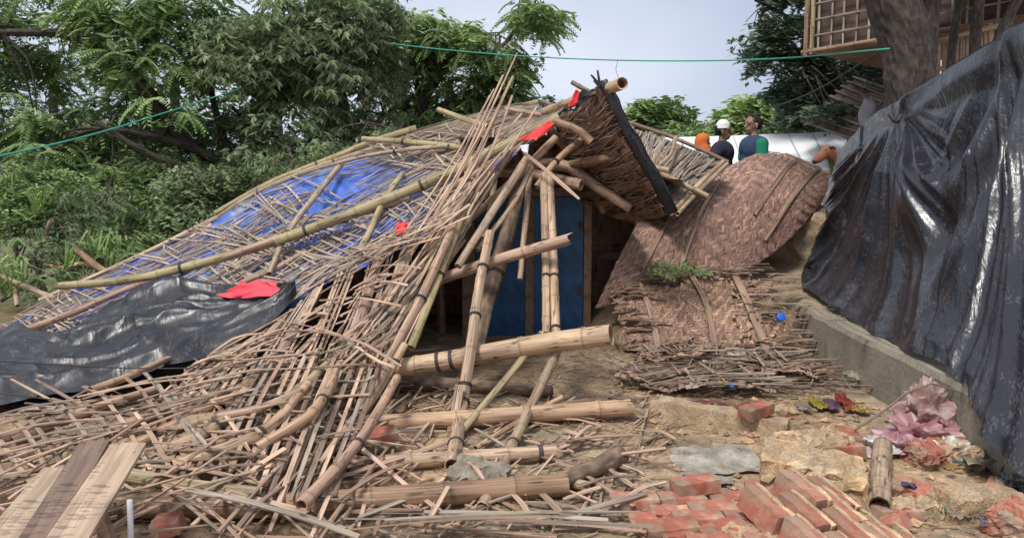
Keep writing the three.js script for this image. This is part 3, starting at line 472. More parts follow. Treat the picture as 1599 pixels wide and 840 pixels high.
// frayed foot of the frame: split strips sweeping aside
{
  const R = rng(8);
  for (let k = 0; k < 22; k++) { const a = R() * 22, b = R() * 26; mesh('split_strip', slatGeo([at(722 - a * .6, 600 + 30 * R(), 5.1), at(700 - a * .5 + 6, 690, 4.82), at(686 - a * .5, 735, 4.6), at(640 - b, 770 + b * .3, 4.3 + .1 * R()), at(570 - b * 2, 800 + b * .5, 4.05 + .12 * R())], .014 + .012 * R(), .006, { n: 9, twist: R() }), M.slat[Math.floor(R() * 6)], frame); }
  for (let k = 0; k < 16; k++) { const x = 770 + 60 * R(); mesh('split_strip', slatGeo([at(788 + 16 * R(), 690 + 20 * R(), 4.75), at(lerp(790, x, .5), 740, 4.5), at(x, 790 + 25 * R(), 4.15)], .014 + .02 * R(), .006, { n: 4, twist: R() }), M.slat[Math.floor(R() * 6)], frame); }
}
// loose poles and branches at the far end of the fallen roof
loose('bamboo_pole', 'thin pole lying by the low end of the roof, against the bushes', [[-20, 424, 8.6], [40, 448, 8.5], [86, 467, 8.3]], .03, .03, M.culm[3], { group: 'loose poles at the low end of the roof' });
loose('bamboo_pole', 'dry stick propped on the roof edge among the broken branches', [[118, 390, 9.2], [150, 415, 9.0], [178, 432, 8.8]], .04, .034, M.culmBrown[0], { group: 'loose poles at the low end of the roof' });
loose('bamboo_pole', 'short leaning stake below the thin pole at the bushes', [[20, 442, 8.6], [26, 478, 8.4]], .026, .026, M.culm[3], { group: 'loose poles at the low end of the roof' });
loose('broken_branch', 'snapped brown branch standing up in the bushes', [[42, 425, 9.6], [62, 380, 9.7], [78, 345, 9.8]], .04, .03, M.log, { bark: true, cat: 'branch' });
loose('broken_branch', 'pale bare branch arching over the undergrowth', [[70, 412, 9.5], [95, 418, 9.4], [130, 412, 9.3], [165, 425, 9.1]], .02, .03, M.slat[0], { bark: true, cat: 'branch' });
loose('broken_branch', 'green-brown fallen branch curving along the ground by the bushes', [[0, 470, 8.6], [50, 440, 8.9], [115, 420, 9.2]], .025, .02, M.bark, { bark: true, cat: 'branch' });

// ================================================================ THE TANGLED HEAP: loose slats on the ground
{
  const R = rng(123), cand = [];
  const H = (px, py) => { const t = step(860, 560, py) * step(700, 350, px); return .05 + .34 * t; };
  const add = (x0, y0, x1, y1, w, lift = 0, bow = .03, mi = -1) => cand.push({ x0, y0, x1, y1, w, lift, bow, mi });
  // hand-set long slats
  const hand = [[0, 705, 310, 604], [40, 735, 330, 640], [0, 680, 180, 632], [0, 660, 100, 640], [60, 650, 240, 612], [90, 668, 330, 600], [120, 620, 330, 590], [140, 640, 380, 612], [170, 690, 420, 600],
    [80, 622, 175, 662], [120, 626, 160, 690], [165, 605, 222, 645], [195, 590, 250, 636], [225, 582, 325, 700], [262, 588, 370, 735], [305, 640, 425, 738], [268, 612, 320, 700], [360, 620, 480, 728], [130, 603, 190, 632], [30, 640, 85, 638],
    [0, 720, 120, 730], [0, 745, 90, 742], [10, 770, 90, 735], [215, 705, 340, 680], [220, 715, 380, 690], [200, 742, 420, 795], [230, 740, 480, 800], [260, 752, 540, 825], [205, 738, 330, 760], [290, 765, 560, 838],
    [265, 800, 390, 735], [300, 820, 420, 720], [340, 830, 470, 690], [360, 838, 440, 760], [380, 812, 480, 650], [420, 830, 500, 640], [400, 790, 470, 690], [440, 815, 540, 600], [455, 740, 520, 590], [370, 755, 445, 700], [410, 700, 545, 585], [480, 700, 560, 590], [500, 720, 600, 590],
    [380, 600, 540, 560], [330, 625, 540, 572], [390, 640, 600, 590], [250, 640, 420, 600], [410, 660, 540, 610], [440, 640, 620, 600], [340, 690, 520, 620], [420, 690, 560, 650],
    [545, 683, 705, 812], [530, 745, 700, 690], [530, 780, 640, 720], [560, 808, 720, 745], [660, 830, 700, 760], [530, 810, 1020, 822], [560, 800, 950, 812], [600, 812, 1000, 800], [640, 818, 870, 838], [520, 830, 860, 806], [540, 800, 660, 796], [780, 815, 1010, 830],
    [870, 720, 990, 790], [820, 640, 930, 655], [880, 655, 940, 665], [895, 690, 935, 660], [875, 700, 930, 675], [900, 760, 1000, 745], [880, 780, 940, 760], [725, 700, 790, 740], [728, 720, 760, 760], [960, 790, 1040, 752], [600, 640, 700, 605], [590, 660, 640, 615],
    [930, 715, 1040, 700], [870, 690, 985, 680], [880, 672, 960, 690], [950, 730, 990, 760], [905, 800, 1010, 770], [830, 760, 880, 805], [800, 770, 830, 812]];
  for (const [a, b, c, d] of hand) add(a, b, c, d, .022 + .014 * R(), .05 + .06 * R(), .04);
  // the mass of them, in the directions the heap shows
  for (let k = 0; k < 125; k++) {
    const x = -40 + 620 * R(), y = 600 + 235 * R(); if (y < 600 + (x > 0 ? 0 : 20) || (x < 330 && y < 640 - x * .12)) continue;
    const f = R(), steep = x > 380; let ang = f < .62 ? (steep ? .95 + .5 * (R() - .5) : .42 + .35 * (R() - .5)) : f < .85 ? -.55 + .5 * (R() - .5) : (R() - .5) * .6;
    const L = 130 + 220 * R() * R(), dx = Math.cos(ang) * L / 2, dy = -Math.sin(ang) * L / 2;
    add(x - dx, y - dy, x + dx, y + dy, .010 + .018 * R() * R(), .14 * R(), .03);
  }
  for (let k = 0; k < 270; k++) { // flatter litter towards the door and the mud
    const x = 480 + 560 * Math.pow(R(), 1.1), y = 600 + 235 * R(), ang = (R() - .5) * 1.1 + (R() < .25 ? .9 : 0), L = 25 + 100 * R() * R(), dx = Math.cos(ang) * L / 2, dy = -Math.sin(ang) * L / 2;
    add(x - dx, y - dy, x + dx, y + dy, .008 + .014 * R(), .03 * R(), .012);
  }
  const big = cand.map((c, i) => [Math.hypot(c.x1 - c.x0, c.y1 - c.y0) * c.w * (i < hand.length ? 9 : 1), i]).sort((a, b) => b[0] - a[0]), keep = new Set(big.slice(0, 290).map((b) => b[1])), rests = [new GB(), new GB(), new GB()];
  cand.forEach((c, i) => {
    const h0 = H(c.x0, c.y0) * (.4 + .6 * R()) + c.lift * R(), h1 = H(c.x1, c.y1) * (.4 + .6 * R()) + c.lift * R(), a = gnd(c.x0, c.y0, h0), b = gnd(c.x1, c.y1, h1), m = a.clone().lerp(b, .4 + .2 * R()); m.y += c.bow * (R() - .3);
    for (const p of [a, m, b]) p.y = Math.max(p.y, G(p.x, -p.z) + .008);
    const o = { n: 5, twist: (R() - .5) * .9, up: V((R() - .5) * .7, 1, (R() - .5) * .7).normalize() }, th = .005 + .004 * R(), k = Math.floor(R() * 6);
    if (keep.has(i)) { const tone = ['cream', 'pale', 'tan', 'brown', 'yellowish', 'dark brown'][k], X = (c.x0 + c.x1) / 2, Y = (c.y0 + c.y1) / 2, where = X < 260 ? (Y > 690 ? 'around the wooden boards' : 'just below the crumpled black sheet') : X < 460 ? (Y > 700 ? 'at the bottom of the tangled heap' : 'in the middle of the tangled heap') : X < 620 ? (Y > 700 ? 'by the stout brown pole' : 'where the torn roof lattice meets the ground') : X < 800 ? (Y > 780 ? 'along the bottom edge in front of the poles' : 'at the foot of the lashed frame') : (Y > 780 ? 'in front of the toppled brick wall' : 'on the mud past the pole ends'), steep = Math.abs(c.y1 - c.y0) > .6 * Math.abs(c.x1 - c.x0);
      setData(mesh('bamboo_lath', slatGeo([a, m, b], c.w, th, o), M.slat[k], scene), `${tone} split bamboo lath lying ${steep ? 'steeply' : 'flat'} ${where}`, 'bamboo lath', `split bamboo laths ${where}`); }
    else slat(rests[k % 3], [a, m, b], c.w, th, { ...o, n: 3, col: .85 + .3 * R() });
  });
  rests.forEach((g, k) => { const o = mesh('bamboo_litter', g.build(true), M.slat[[1, 3, 2][k]], scene); setData(o, ['pale short bamboo splinters strewn through the heap', 'brown short bamboo splinters strewn through the heap', 'tan short bamboo splinters strewn through the heap'][k], 'bamboo litter', null, 'stuff'); });
  // fine straw trodden into the mud
  const straw = new GB(), R2 = rng(4242);
  for (let k = 0; k < 3800; k++) { const t = R2(), x = lerp(-2.4, 2.5, R2()), d = 3.3 + 3.9 * R2(), e = fbm(x * 2, d * 2, 3, 3); if (x > 1.0 && e < .5 && R2() < .75) continue; const a = (R2() - .5) * 2.2, L = .03 + .16 * R2() * R2(), p = onG(x, d, .004 + .012 * R2()), q = onG(x + Math.cos(a) * L, d + Math.sin(a) * L, .006 + .014 * R2()); slat(straw, [p, q], .003 + .007 * R2(), .003, { n: 1, col: .55 + .6 * R2() }); }
  setData(mesh('straw_litter', straw.build(true), M.slat[2], scene), 'fine bamboo straw trodden into the mud', 'straw', null, 'stuff');
  // sheets of lattice that came down in one piece over the heap
  const lat = (label, T, B, nA, nB, skew, seed) => {
    const t = thing('fallen_lattice', label, 'lattice', 'fallen sheets of slat lattice'), Q = rng(seed), A = curve(T.map((q) => gnd(...q))), C = curve(B.map((q) => gnd(...q))), S0 = ruled(C, A), cl = (a) => Math.min(1, Math.max(0, a)), S = (u, v, h) => { const p = S0(cl(u), cl(v)); p.y += h + .07 * (fbm(u * 4 + seed, v * 3, 2, 2) - .5); return p; };
    for (let i = 0; i < nA; i++) { const u = (i + .5) / nA + .25 / nA * (Q() - .5), a = Q() < .3 ? .15 * Q() : -.0, b = Q() < .4 ? .7 + .3 * Q() : 1; mesh('slat', slatGeo([S(u + skew * a, a, .012), S(u + skew * (a + b) / 2 + .01 * (Q() - .5), (a + b) / 2, .012 + .03 * Q()), S(u + skew * b, b, .012)], .018 + .012 * Q(), .007, { n: 5, twist: (Q() - .5) * .6 }), M.slat[Math.floor(Q() * 6)], t); }
    for (let j = 0; j < nB; j++) { let u = .04 * Q(); while (u < .95) { const L = .35 + .5 * Q(), v = (j + .5) / nB + .2 / nB * (Q() - .5); if (Q() < .9) mesh('slat', slatGeo([S(u, v, .026), S(u + L / 2, v + .01 * (Q() - .5), .026 + .035 * Q()), S(u + L, v + .05 * (Q() - .5), .026)], .018 + .012 * Q(), .007, { n: 6, twist: (Q() - .5) * .8 }), M.slat[Math.floor(Q() * 5)], t); u += L + .04 * Q(); } }
  };
  lat('broken sheet of slat lattice spread below the crumpled black sheet', [[-60, 668, .30], [90, 628, .38], [240, 596, .42], [360, 565, .44]], [[-60, 770, .12], [90, 745, .14], [250, 735, .16], [420, 725, .18]], 15, 7, -.16, 5);
  lat('broken sheet of slat lattice sliding from the torn roof to the ground', [[300, 585, .40], [400, 560, .42], [500, 545, .42], [600, 545, .36]], [[210, 745, .14], [310, 765, .12], [420, 790, .10], [530, 780, .10]], 19, 8, .05, 9);
  // thin poles running through the heap
  const hp = [[[-30, 700, 5.0], [90, 655, 5.2], [250, 605, 5.45]], [[-20, 715, 4.9], [120, 690, 4.95], [290, 628, 5.2]], [[40, 760, 4.4], [150, 720, 4.6], [300, 650, 5.0], [400, 590, 5.35]], [[20, 690, 5.0], [60, 672, 5.1], [150, 640, 5.3]], [[60, 722, 4.75], [160, 700, 4.8], [330, 655, 4.95]], [[270, 730, 4.5], [400, 680, 4.75], [480, 600, 5.2]], [[280, 660, 4.95], [400, 640, 5.0], [470, 610, 5.2]], [[400, 700, 4.7], [480, 650, 4.95], [530, 565, 5.35]], [[0, 732, 4.7], [60, 733, 4.65], [120, 735, 4.6]], [[195, 742, 4.45], [300, 758, 4.3], [410, 768, 4.2]], [[250, 705, 4.65], [330, 672, 4.85], [380, 612, 5.2]], [[470, 790, 4.05], [560, 690, 4.6], [620, 590, 5.2]], [[140, 610, 5.45], [190, 592, 5.55], [262, 560, 5.7]], [[345, 640, 5.0], [390, 600, 5.2], [440, 560, 5.45]], [[430, 640, 5.05], [520, 560, 5.5], [560, 500, 5.8]]];
  hp.forEach((px, k) => loose('thin_bamboo_pole', ['pale', 'pinkish', 'orange-tan', 'dark brown', 'yellow-green'][k % 5] + ' round pole ' + ['just under the crumpled black sheet, upper of two', 'just under the crumpled black sheet, lower of two', 'running up from the wooden boards', 'short, at the edge of the lattice by the black sheet', 'low, passing behind the wooden boards', 'curving through the middle of the lattice', 'short and level in the middle of the heap', 'at the foot of the torn roof lattice', 'short, ending at the wooden boards', 'sticking out from behind the boards', 'lying between the two fallen lattice sheets', 'long and steep, with a sawn lower end', 'stub resting under the black sheet edge', 'stub at the corner of the sliding lattice', 'steep, below the torn roof edge'][k], px.map(([x, y, d]) => { const p = gnd(x, y, .14 + .2 * step(760, 600, y)); return p; }), .026 + .014 * ((k * 7) % 4) / 3, .022 + .012 * ((k * 5) % 3) / 2, [M.culm[0], M.culmPink, M.culm[2], M.culmBrown[0], M.culmGreen[1]][k % 5], { group: 'thin poles in the heap', lash: k % 3 ? [.4] : [] }));
}
// ================================================================ WOVEN MATS
{ // bulging wall mat that slumped against the bank
  const bot = curve([[930, 478, 7.5], [1040, 458, 7.7], [1150, 428, 8.0], [1222, 384, 8.4], [1284, 316, 8.9]]), tp = curve([[1002, 338, 8.3], [1060, 300, 8.9], [1130, 262, 9.5], [1212, 238, 9.9], [1274, 262, 9.9]]);
  const S = (u, v) => { const p = ruled(bot, tp)(u, v), b = Math.sin(Math.PI * Math.min(1, v)); p.z += .30 * b * (.6 + .4 * u); p.y += .22 * b * Math.sin(Math.PI * (.15 + .75 * u)); p.y += .03 * (fbm(u * 6, v * 5, 2, 2) - .5); return p; };
  const t = thing('woven_wall_mat', 'large bulging woven bamboo wall mat slumped against the bank', 'woven mat');
  mesh('backing', sheet((u, v) => S(u, v).add(V(0, -.02, -.03)), 30, 20), M.weaveBrown, t);
  stuff(mesh('woven_strips', weave(S, 120, 62, { seed: 3, lift: .006, over: 3, band: 14, sign: 1, ca: [1, .93, .9], cb: [.82, .78, .76] }), M.weave, t));
  const st = (uv, w) => mesh('holding_strip', slatGeo(uv.map(([u, v]) => S(u, v).add(V(-.01, .02, .03))), w, .012, { n: 10, up: V(0, .5, 1).normalize() }), M.slat[3], t);
  st([[.93, .98], [.84, .8], [.72, .55], [.58, .30]], .045); st([[.99, .8], [.9, .55], [.78, .32], [.64, .1]], .04); st([[.45, .75], [.36, .5], [.30, .2], [.28, .02]], .035); st([[.28, .8], [.2, .5], [.14, .2]], .03); st([[.8, .95], [.9, .9], [.99, .82]], .03);
}
{ // mat lying in front, torn at one end
  const back = curve([[950, 462, 7.5], [1010, 440, 7.65], [1090, 432, 7.75], [1160, 428, 7.85], [1215, 440, 7.7]]), fr = curve([gnd(962, 548, .06), gnd(1040, 556, .05), gnd(1120, 560, .04), gnd(1190, 562, .05), gnd(1262, 545, .08)]);
  const S = (u, v) => { const p = ruled(fr, back)(u, v); p.y += .05 * Math.sin(Math.PI * v) + .20 * (fbm(u * 5, v * 4, 6, 3) - .5); p.z += .08 * (fbm(u * 7, v * 6, 16, 2) - .5); return p; };
  const t = thing('woven_floor_mat', 'flattened woven bamboo mat with torn corner lying before the bulging mat', 'woven mat'), torn = (u, v) => Math.min(u, 1 - u, v, 1 - v) > .10 * fbm(u * 16, v * 9, 21, 3) + .0 && !(Math.hypot((u - .36) * 1.6, v - .93) < .09 + .08 * fbm(u * 9, v * 9, 2, 2)) && !(u > .72 && fbm(u * 9, v * 7, 3, 2) > .50 + (.95 - u) * .5) && !(v < .12 && fbm(u * 14, v * 3, 8, 2) > .5);
  mesh('backing', sheet((u, v) => S(u, v).add(V(0, -.025, 0)), 40, 20, { mask: (u, v) => torn(u, v) && u < .85 && v > .1 && v < .95 }), M.weaveBrown, t);
  stuff(mesh('woven_strips', weave(S, 92, 42, { seed: 8, lift: .008, over: 3, band: 12, mask: torn, sign: -1, ca: [1.15, 1.1, 1.05], cb: [.9, .85, .82] }), M.weaveBrown, t));
  const R = rng(55), st = (uv, w, m = M.slat[3]) => mesh('holding_strip', slatGeo(uv.map(([u, v]) => S(u, v).add(V(0, .03, .02))), w, .012, { n: 8 }), m, t);
  st([[.22, .02], [.22, .5], [.2, .92]], .05); st([[.5, .05], [.49, .5], [.45, .97]], .05); st([[.78, -.02 + .03], [.73, .5], [.68, .98]], .07); st([[.62, .98], [.58, .99], [.55, .9]], .06); st([[.0, .9], [.3, .97], [.7, .98]], .03);
  for (let k = 0; k < 230; k++) { const u = k < 90 ? .62 + .38 * R() : k < 150 ? R() * .7 : k < 195 ? R() * .1 : R(), v = k < 90 ? R() : k < 150 ? .86 + .14 * R() : k < 195 ? R() : .12 * R(), a = S(u, v).add(V(0, .03 + .04 * R(), 0)), an = (R() - .5) * .9 + (R() < .35 ? 1.2 : 0), L = .12 + .3 * R(); mesh('frayed_strip', slatGeo([a, a.clone().add(V(Math.cos(an) * L / 2, .02 * R(), -Math.sin(an) * L / 2)), a.clone().add(V(Math.cos(an) * L, .03 * (R() - .5), -Math.sin(an) * L))], .012 + .02 * R(), .005, { n: 3, twist: R() - .5 }), [M.slat[3], M.slat[5], M.weaveBrown, M.slat[2], M.slatGrey[2]][Math.floor(R() * 5)], t); }
}
{ // shreds of mat on the ground in front
  const R = rng(91);
  const scrap = (px, py, w, d, rot, nu, nv, seed, label) => { const c = gnd(px, py, .06), S = (u, v) => { const x = (u - .5) * w, z = (v - .5) * d; return V(c.x + x * Math.cos(rot) - z * Math.sin(rot), G(c.x + x, -c.z) + .05 + .05 * fbm(u * 4 + seed, v * 4, 1, 2) + .03 * Math.sin(u * 5 + seed), c.z + x * Math.sin(rot) + z * Math.cos(rot)); };
    const t = thing('mat_scrap', label, 'woven mat', 'torn scraps of mat'); stuff(mesh('woven_strips', weave(S, nu, nv, { seed, lift: .012, over: 2, band: 50, sign: -1, mask: (u, v) => hash3(u * 40, v * 40, seed) > .18 }), seed % 2 ? M.weaveBrown : M.slatGrey[2], t));
    for (let k = 0; k < 26; k++) { const a = S(R(), R()).add(V(0, .02 + .02 * R(), 0)), an = rot + (R() - .5) * .7 + (R() < .3 ? 1.4 : 0), L = .15 + .3 * R(); mesh('frayed_strip', slatGeo([a, a.clone().add(V(Math.cos(an) * L, .03 * R(), -Math.sin(an) * L))], .012 + .016 * R(), .005, { n: 2, twist: R() - .5 }), [M.slat[5], M.slat[3], M.slatGrey[2], M.slatGrey[0]][k % 4], t); } };
  scrap(1050, 560, .55, .3, .1, 12, 8, 3, 'torn scrap of woven mat between the flattened mat and the thick pole end'); scrap(1150, 565, .6, .3, -.2, 13, 8, 4, 'greyish torn scrap of mat at the front edge of the flattened mat');
  scrap(1230, 585, .6, .4, .3, 14, 9, 5, 'torn scrap of woven mat at the foot of the concrete wall'); scrap(1130, 605, .7, .3, .05, 15, 8, 6, 'greyish crushed scrap of mat next to the blue bottle cap'); scrap(1010, 600, .5, .3, .5, 11, 8, 7, 'small brown scrap of woven mat behind the long pole end');
  const gb = new GB();
  for (let k = 0; k < 420; k++) { const p = gnd(960 + 350 * R(), 545 + 70 * R(), .02), y = G(p.x, -p.z) + .02 + .05 * R(), an = (R() - .5) * .9 + (R() < .2 ? 1.2 : 0) + (p.x > 1.8 ? -.3 : .2), L = .12 + .3 * R(); slat(gb, [V(p.x, y, p.z), V(p.x + Math.cos(an) * L, y + .03 * (R() - .3), p.z - Math.sin(an) * L)], .008 + .016 * R(), .005, { n: 1, col: .6 + .6 * R() }); }
  setData(mesh('mat_litter', gb.build(true), M.slat[5], scene), 'crushed strips of torn mat strewn below the concrete wall', 'mat litter', null, 'stuff');
}
// ================================================================ BLACK TARPS, SCRAPS, ROPES
const rdg = (x) => 1 - Math.abs(2 * x - 1);
{ // tarp thrown over the low end of the roof
  const fr = curve([[-90, 645, 5.1], [0, 630, 5.15], [90, 612, 5.2], [170, 600, 5.3], [250, 575, 5.45], [335, 548, 5.65], [420, 500, 5.85], [462, 458, 6.1]]), bk = curve([[-90, 560, 6.9], [0, 532, 7.0], [105, 526, 6.7], [180, 480, 6.9], [245, 462, 7.1], [330, 464, 7.0], [400, 464, 6.7], [455, 458, 6.2]]);
  const S = (u, v) => { const p = ruled(fr, bk)(u, v), e = Math.min(1, Math.min(v, 1 - v) * 6), w = v * 5 + 2.2 * fbm(u * 2.2, v * 2, 4, 2);
    const f = .09 * Math.pow(rdg(noise(w, u * 2.4, 3)), 2) + .06 * Math.pow(rdg(fbm(u * 7 + 2, v * 6, 5, 3)), 3) + .016 * (fbm(u * 20, v * 12, 2, 3) - .5) + .05 * Math.pow(rdg(noise(v * 10 + 3 * fbm(u * 3, v * 3, 7, 2), u * 3, 5)), 4) + .10 * Math.exp(-(((u - .68) / .16) ** 2) - (((v - .85) / .16) ** 2)) * (.6 + fbm(u * 12, v * 8, 9, 2));
    p.y += .03 + f * (.25 + .75 * e) * (1 - .55 * step(.55, .9, u)) - .06 * step(.12, 0, v); p.z += .08 * (fbm(u * 8, v * 8, 12, 2) - .5); return p; };
  top('black_tarp', sheet(S, 220, 120, { su: 5, sv: 2 }), M.black2, 'crumpled black plastic sheet lying over the low end of the roof', 'tarp');
}
{ // big sheet draped over the neighbouring shelter, tied to the tree
  const onT = (x, d, up = .02) => V(x, G(x, d) + up, -d), B = curve([at(1258, 408, 8.9), onT(3.2, 8.2), onT(3.08, 7.3), onT(3.02, 6.4), onT(2.96, 5.6), V(2.86, .42, -4.9), V(2.74, .36, -4.5), V(2.66, .26, -4.1), V(2.60, .1, -3.3)]);
  const T = curve([[1310, 238, 9.3], [1332, 208, 8.7], [1362, 178, 8.0], [1394, 160, 7.3], [1440, 132, 6.8], [1500, 98, 6.2], [1560, 64, 5.7], [1620, 28, 5.2], [1800, -80, 4.2]]);
  const tie = [.375, .9];
  const S = (u, v) => {
    const vv = Math.min(1, v), p = ruled(B, T)(u, vv), du = (u - tie[0]) * 1.9, dv = tie[1] - vv, r = Math.hypot(du, dv), an = Math.atan2(du, dv);
    const n0 = V(-.93, .22, .28), lift = Math.min(1, r * 2.2);
    const pk = (s, k, ph, e, v_) => Math.pow(.5 + .5 * Math.sin(s * k + ph + 4.5 * noise(s * k * .17 + ph, v_ * 1.2, ph)), e);
    const fan = (u0, v0, w0, sp, ph) => { const dn = v0 - vv, s = (u - u0) / (w0 + Math.max(0, dn) * sp); return dn <= 0 ? 0 : Math.min(1, dn * 4.5) * (.10 * pk(s, 7, ph, 2.2, vv) + .05 * pk(s, 17, ph + 2, 3, vv) * Math.exp(-s * s * .5) + .018 * pk(s, 41, ph + 5, 2, vv)); };
    let h = fan(tie[0], tie[1], .05, .42, 1.3) * step(.60, .50, u) + fan(.80, .86, .10, .34, 4.1) * step(.50, .60, u);
    h += step(.86, .94, vv) * .05 * pk(an, 6, 2, 2, r) * lift + .10 * (fbm(u * 4, vv * 2.2, 6, 2) - .5) * lift;
    { const cat = .93 - .38 * Math.sin(Math.PI * Math.min(1, Math.max(0, (u - .375) / .43))), sw = (vv - cat) + .03 * (fbm(u * 6, vv * 3, 8, 2) - .5); h += .05 * Math.sin(sw * 26 + 2.5 * noise(u * 5, vv * 3, 3)) * step(.40, .46, u) * step(.86, .78, u) * Math.exp(-((sw / .2) ** 2)); }
    const an3 = Math.atan2((u - .06) * 2.4, vv - .03), r3 = Math.hypot((u - .06) * 2.4, vv - .03); h += .05 * Math.exp(-r3 * 5) * Math.sin(an3 * 12 + 2 * noise(an3 * 4, r3 * 2, 25));
    h += .16 * Math.exp(-(((u - .47) / .07) ** 2) - (((vv - .55) / .16) ** 2)) - .10 * Math.exp(-(((u - .52) / .06) ** 2) - (((vv - .36) / .12) ** 2));
    h += .045 * rdg(fbm(u * 22, vv * 16, 33, 3)) * step(.16, .0, vv) + .012 * (fbm(u * 30, vv * 16, 41, 3) - .5);
    h -= .10 * Math.sin(Math.PI * vv) * .9;                          // slack between eave and ground
    h += .10 * Math.pow(1 - vv, 6);                                   // skirt kicks out
    if (Math.abs(u - tie[0]) < .2) h -= .02;
    h *= step(-.02, .14, u); p.addScaledVector(n0, h); if (vv < .5) { const g = G(p.x, -p.z) + .02; if (p.x > 2.9) p.y = Math.max(p.y, g); }
    if (v > 1) { const e = v - 1; p.add(V(e * 5.5, -e * e * 9 + e * .7, -e * 1.4)); p.y += .05 * (fbm(u * 18, v * 18, 4, 3) - .5); }
    return p;
  };
  const t = thing('draped_tarp', 'huge glossy black plastic sheet draped over a shelter and tied to the tree trunk', 'tarp');
  mesh('sheet', sheet((u, v) => S(u, v * 1.3), 340, 190, { su: 8, sv: 3.5 }), M.black, t);
  const k = at(1394, 186, 7.1), gb = new GB(); tube(gb, [k.clone().add(V(-.05, .04, .05)), k.clone().add(V(.0, -.03, .09)), k.clone().add(V(.06, .03, .03))], .02, .02, 6, .03); mesh('tie_cord', gb.build(), M.lash, t);
  // torn flap hanging over the wall
  const fl = (u, v) => at(1566 + 30 * u - 10 * v * (1 - u), 655 + 48 * v, 4.18 + .02 * u).add(V(.05 * Math.sin(u * 9) , .0, .05 * Math.sin(u * 6 + v * 2)));
  mesh('flap', sheet(fl, 16, 12), M.black, t);
}
// scraps of red, blue and silver sheeting on the hut
const patch = (name, label, cat, m, pts, amp = .03, n = 14) => { const [a, b, c, d] = pts.map((q) => q.isVector3 ? q : at(...q)); const S = (u, v) => a.clone().lerp(b, u).lerp(d.clone().lerp(c, u), v).add(V(amp * (fbm(u * 5 + a.x, v * 5, 3, 2) - .5), amp * 2 * (fbm(u * 4, v * 4 + a.y, 8, 3) - .5), amp * (fbm(u * 6, v * 3, 5 + a.x, 2) - .5) * 2)); return top(name, sheet(S, n, n), m, label, cat); };
patch('red_cloth', 'faded red plastic scrap tucked beside the crumpled black tarp', 'plastic sheet', M.redFaded, [[336, 462, 6.5], [442, 464, 6.15], [428, 438, 6.3], [372, 438, 6.5]], .05);
patch('red_cloth', 'small round red scrap caught on the torn roof slats', 'plastic sheet', M.red, [[616, 364, 6.25], [634, 364, 6.25], [636, 346, 6.3], [620, 347, 6.3]], .02, 8);
patch('red_cloth', 'bright red pennant of plastic under the ridge pole', 'plastic sheet', M.red, [[808, 216, 6.75], [836, 220, 6.7], [872, 190, 6.85], [850, 194, 6.9]], .03, 10);
patch('red_cloth', 'torn red flap beside the blackened gable tip', 'plastic sheet', M.red, [[886, 166, 6.7], [898, 166, 6.7], [908, 143, 6.7], [898, 142, 6.7]], .02, 8);
patch('silver_scrap', 'grey silvery scrap pointing down below the red pennant', 'plastic sheet', mat([.5, .54, .6], { roughness: .35 }), [[812, 226, 6.6], [826, 226, 6.6], [824, 240, 6.55], [818, 240, 6.55]], .01, 6);
patch('black_scrap', 'black plastic strip wrapped at the gable tip', 'plastic sheet', M.black2, [[896, 172, 6.75], [930, 150, 6.62], [926, 138, 6.65], [905, 146, 6.7]], .03, 10);
patch('blue_scrap', 'bright blue plastic strip on the roof edge under the pennant', 'plastic sheet', mat([.05, .07, .5], { roughness: .45 }), [[765, 264, 6.75], [800, 245, 6.7], [812, 236, 6.7], [780, 250, 6.75]], .01, 6);
// ropes and wires
{
  const rope = (label, pts, r, m, cat) => { const gb = new GB(); tube(gb, pts.map((q) => at(...q)), r, r, 6, .2); top(cat === 'rope' ? 'green_rope' : 'thin_wire', gb.build(), m, label, cat); };
  rope('green rope slanting down across the trees to the edge of the scene', [[-60, 256, 6.5], [120, 216, 8.2], [260, 175, 10.4], [395, 132, 12.6]], .009, M.green, 'rope');
  rope('long green rope strung level across the open sky to the thick trunk', [[560, 62, 13], [700, 78, 12], [860, 90, 11], [1040, 95, 10], [1200, 92, 9.2], [1390, 76, 7.35]], .009, M.green, 'rope');
  rope('dark thin cable sagging behind the men towards the thick trunk', [[1040, 212, 12], [1150, 185, 11], [1250, 152, 10], [1395, 68, 7.6]], .008, M.lash, 'cable');
  rope('loose thread dangling from the green rope above the gable', [[965, 93, 10.2], [964, 105, 10.2], [960, 112, 10.2], [966, 122, 10.2]], .003, M.lash, 'thread');
  rope('dark wire stretched low across the fallen slats', [[-20, 563, 4.6], [200, 575, 5.0], [420, 570, 5.2], [680, 545, 5.6]], .004, M.lash, 'wire');
  rope('second dark wire stretched through the heap below the black sheet', [[-20, 612, 4.4], [200, 635, 4.6], [400, 625, 4.8], [560, 590, 5.1]], .004, M.lash, 'wire');
  rope('bent rusty rod arching up over the concrete wall', [[1335, 672, 4.5], [1370, 650, 4.5], [1420, 612, 4.55], [1470, 598, 4.6], [1500, 612, 4.6]], .006, M.culmBrown[1], 'rod');
}
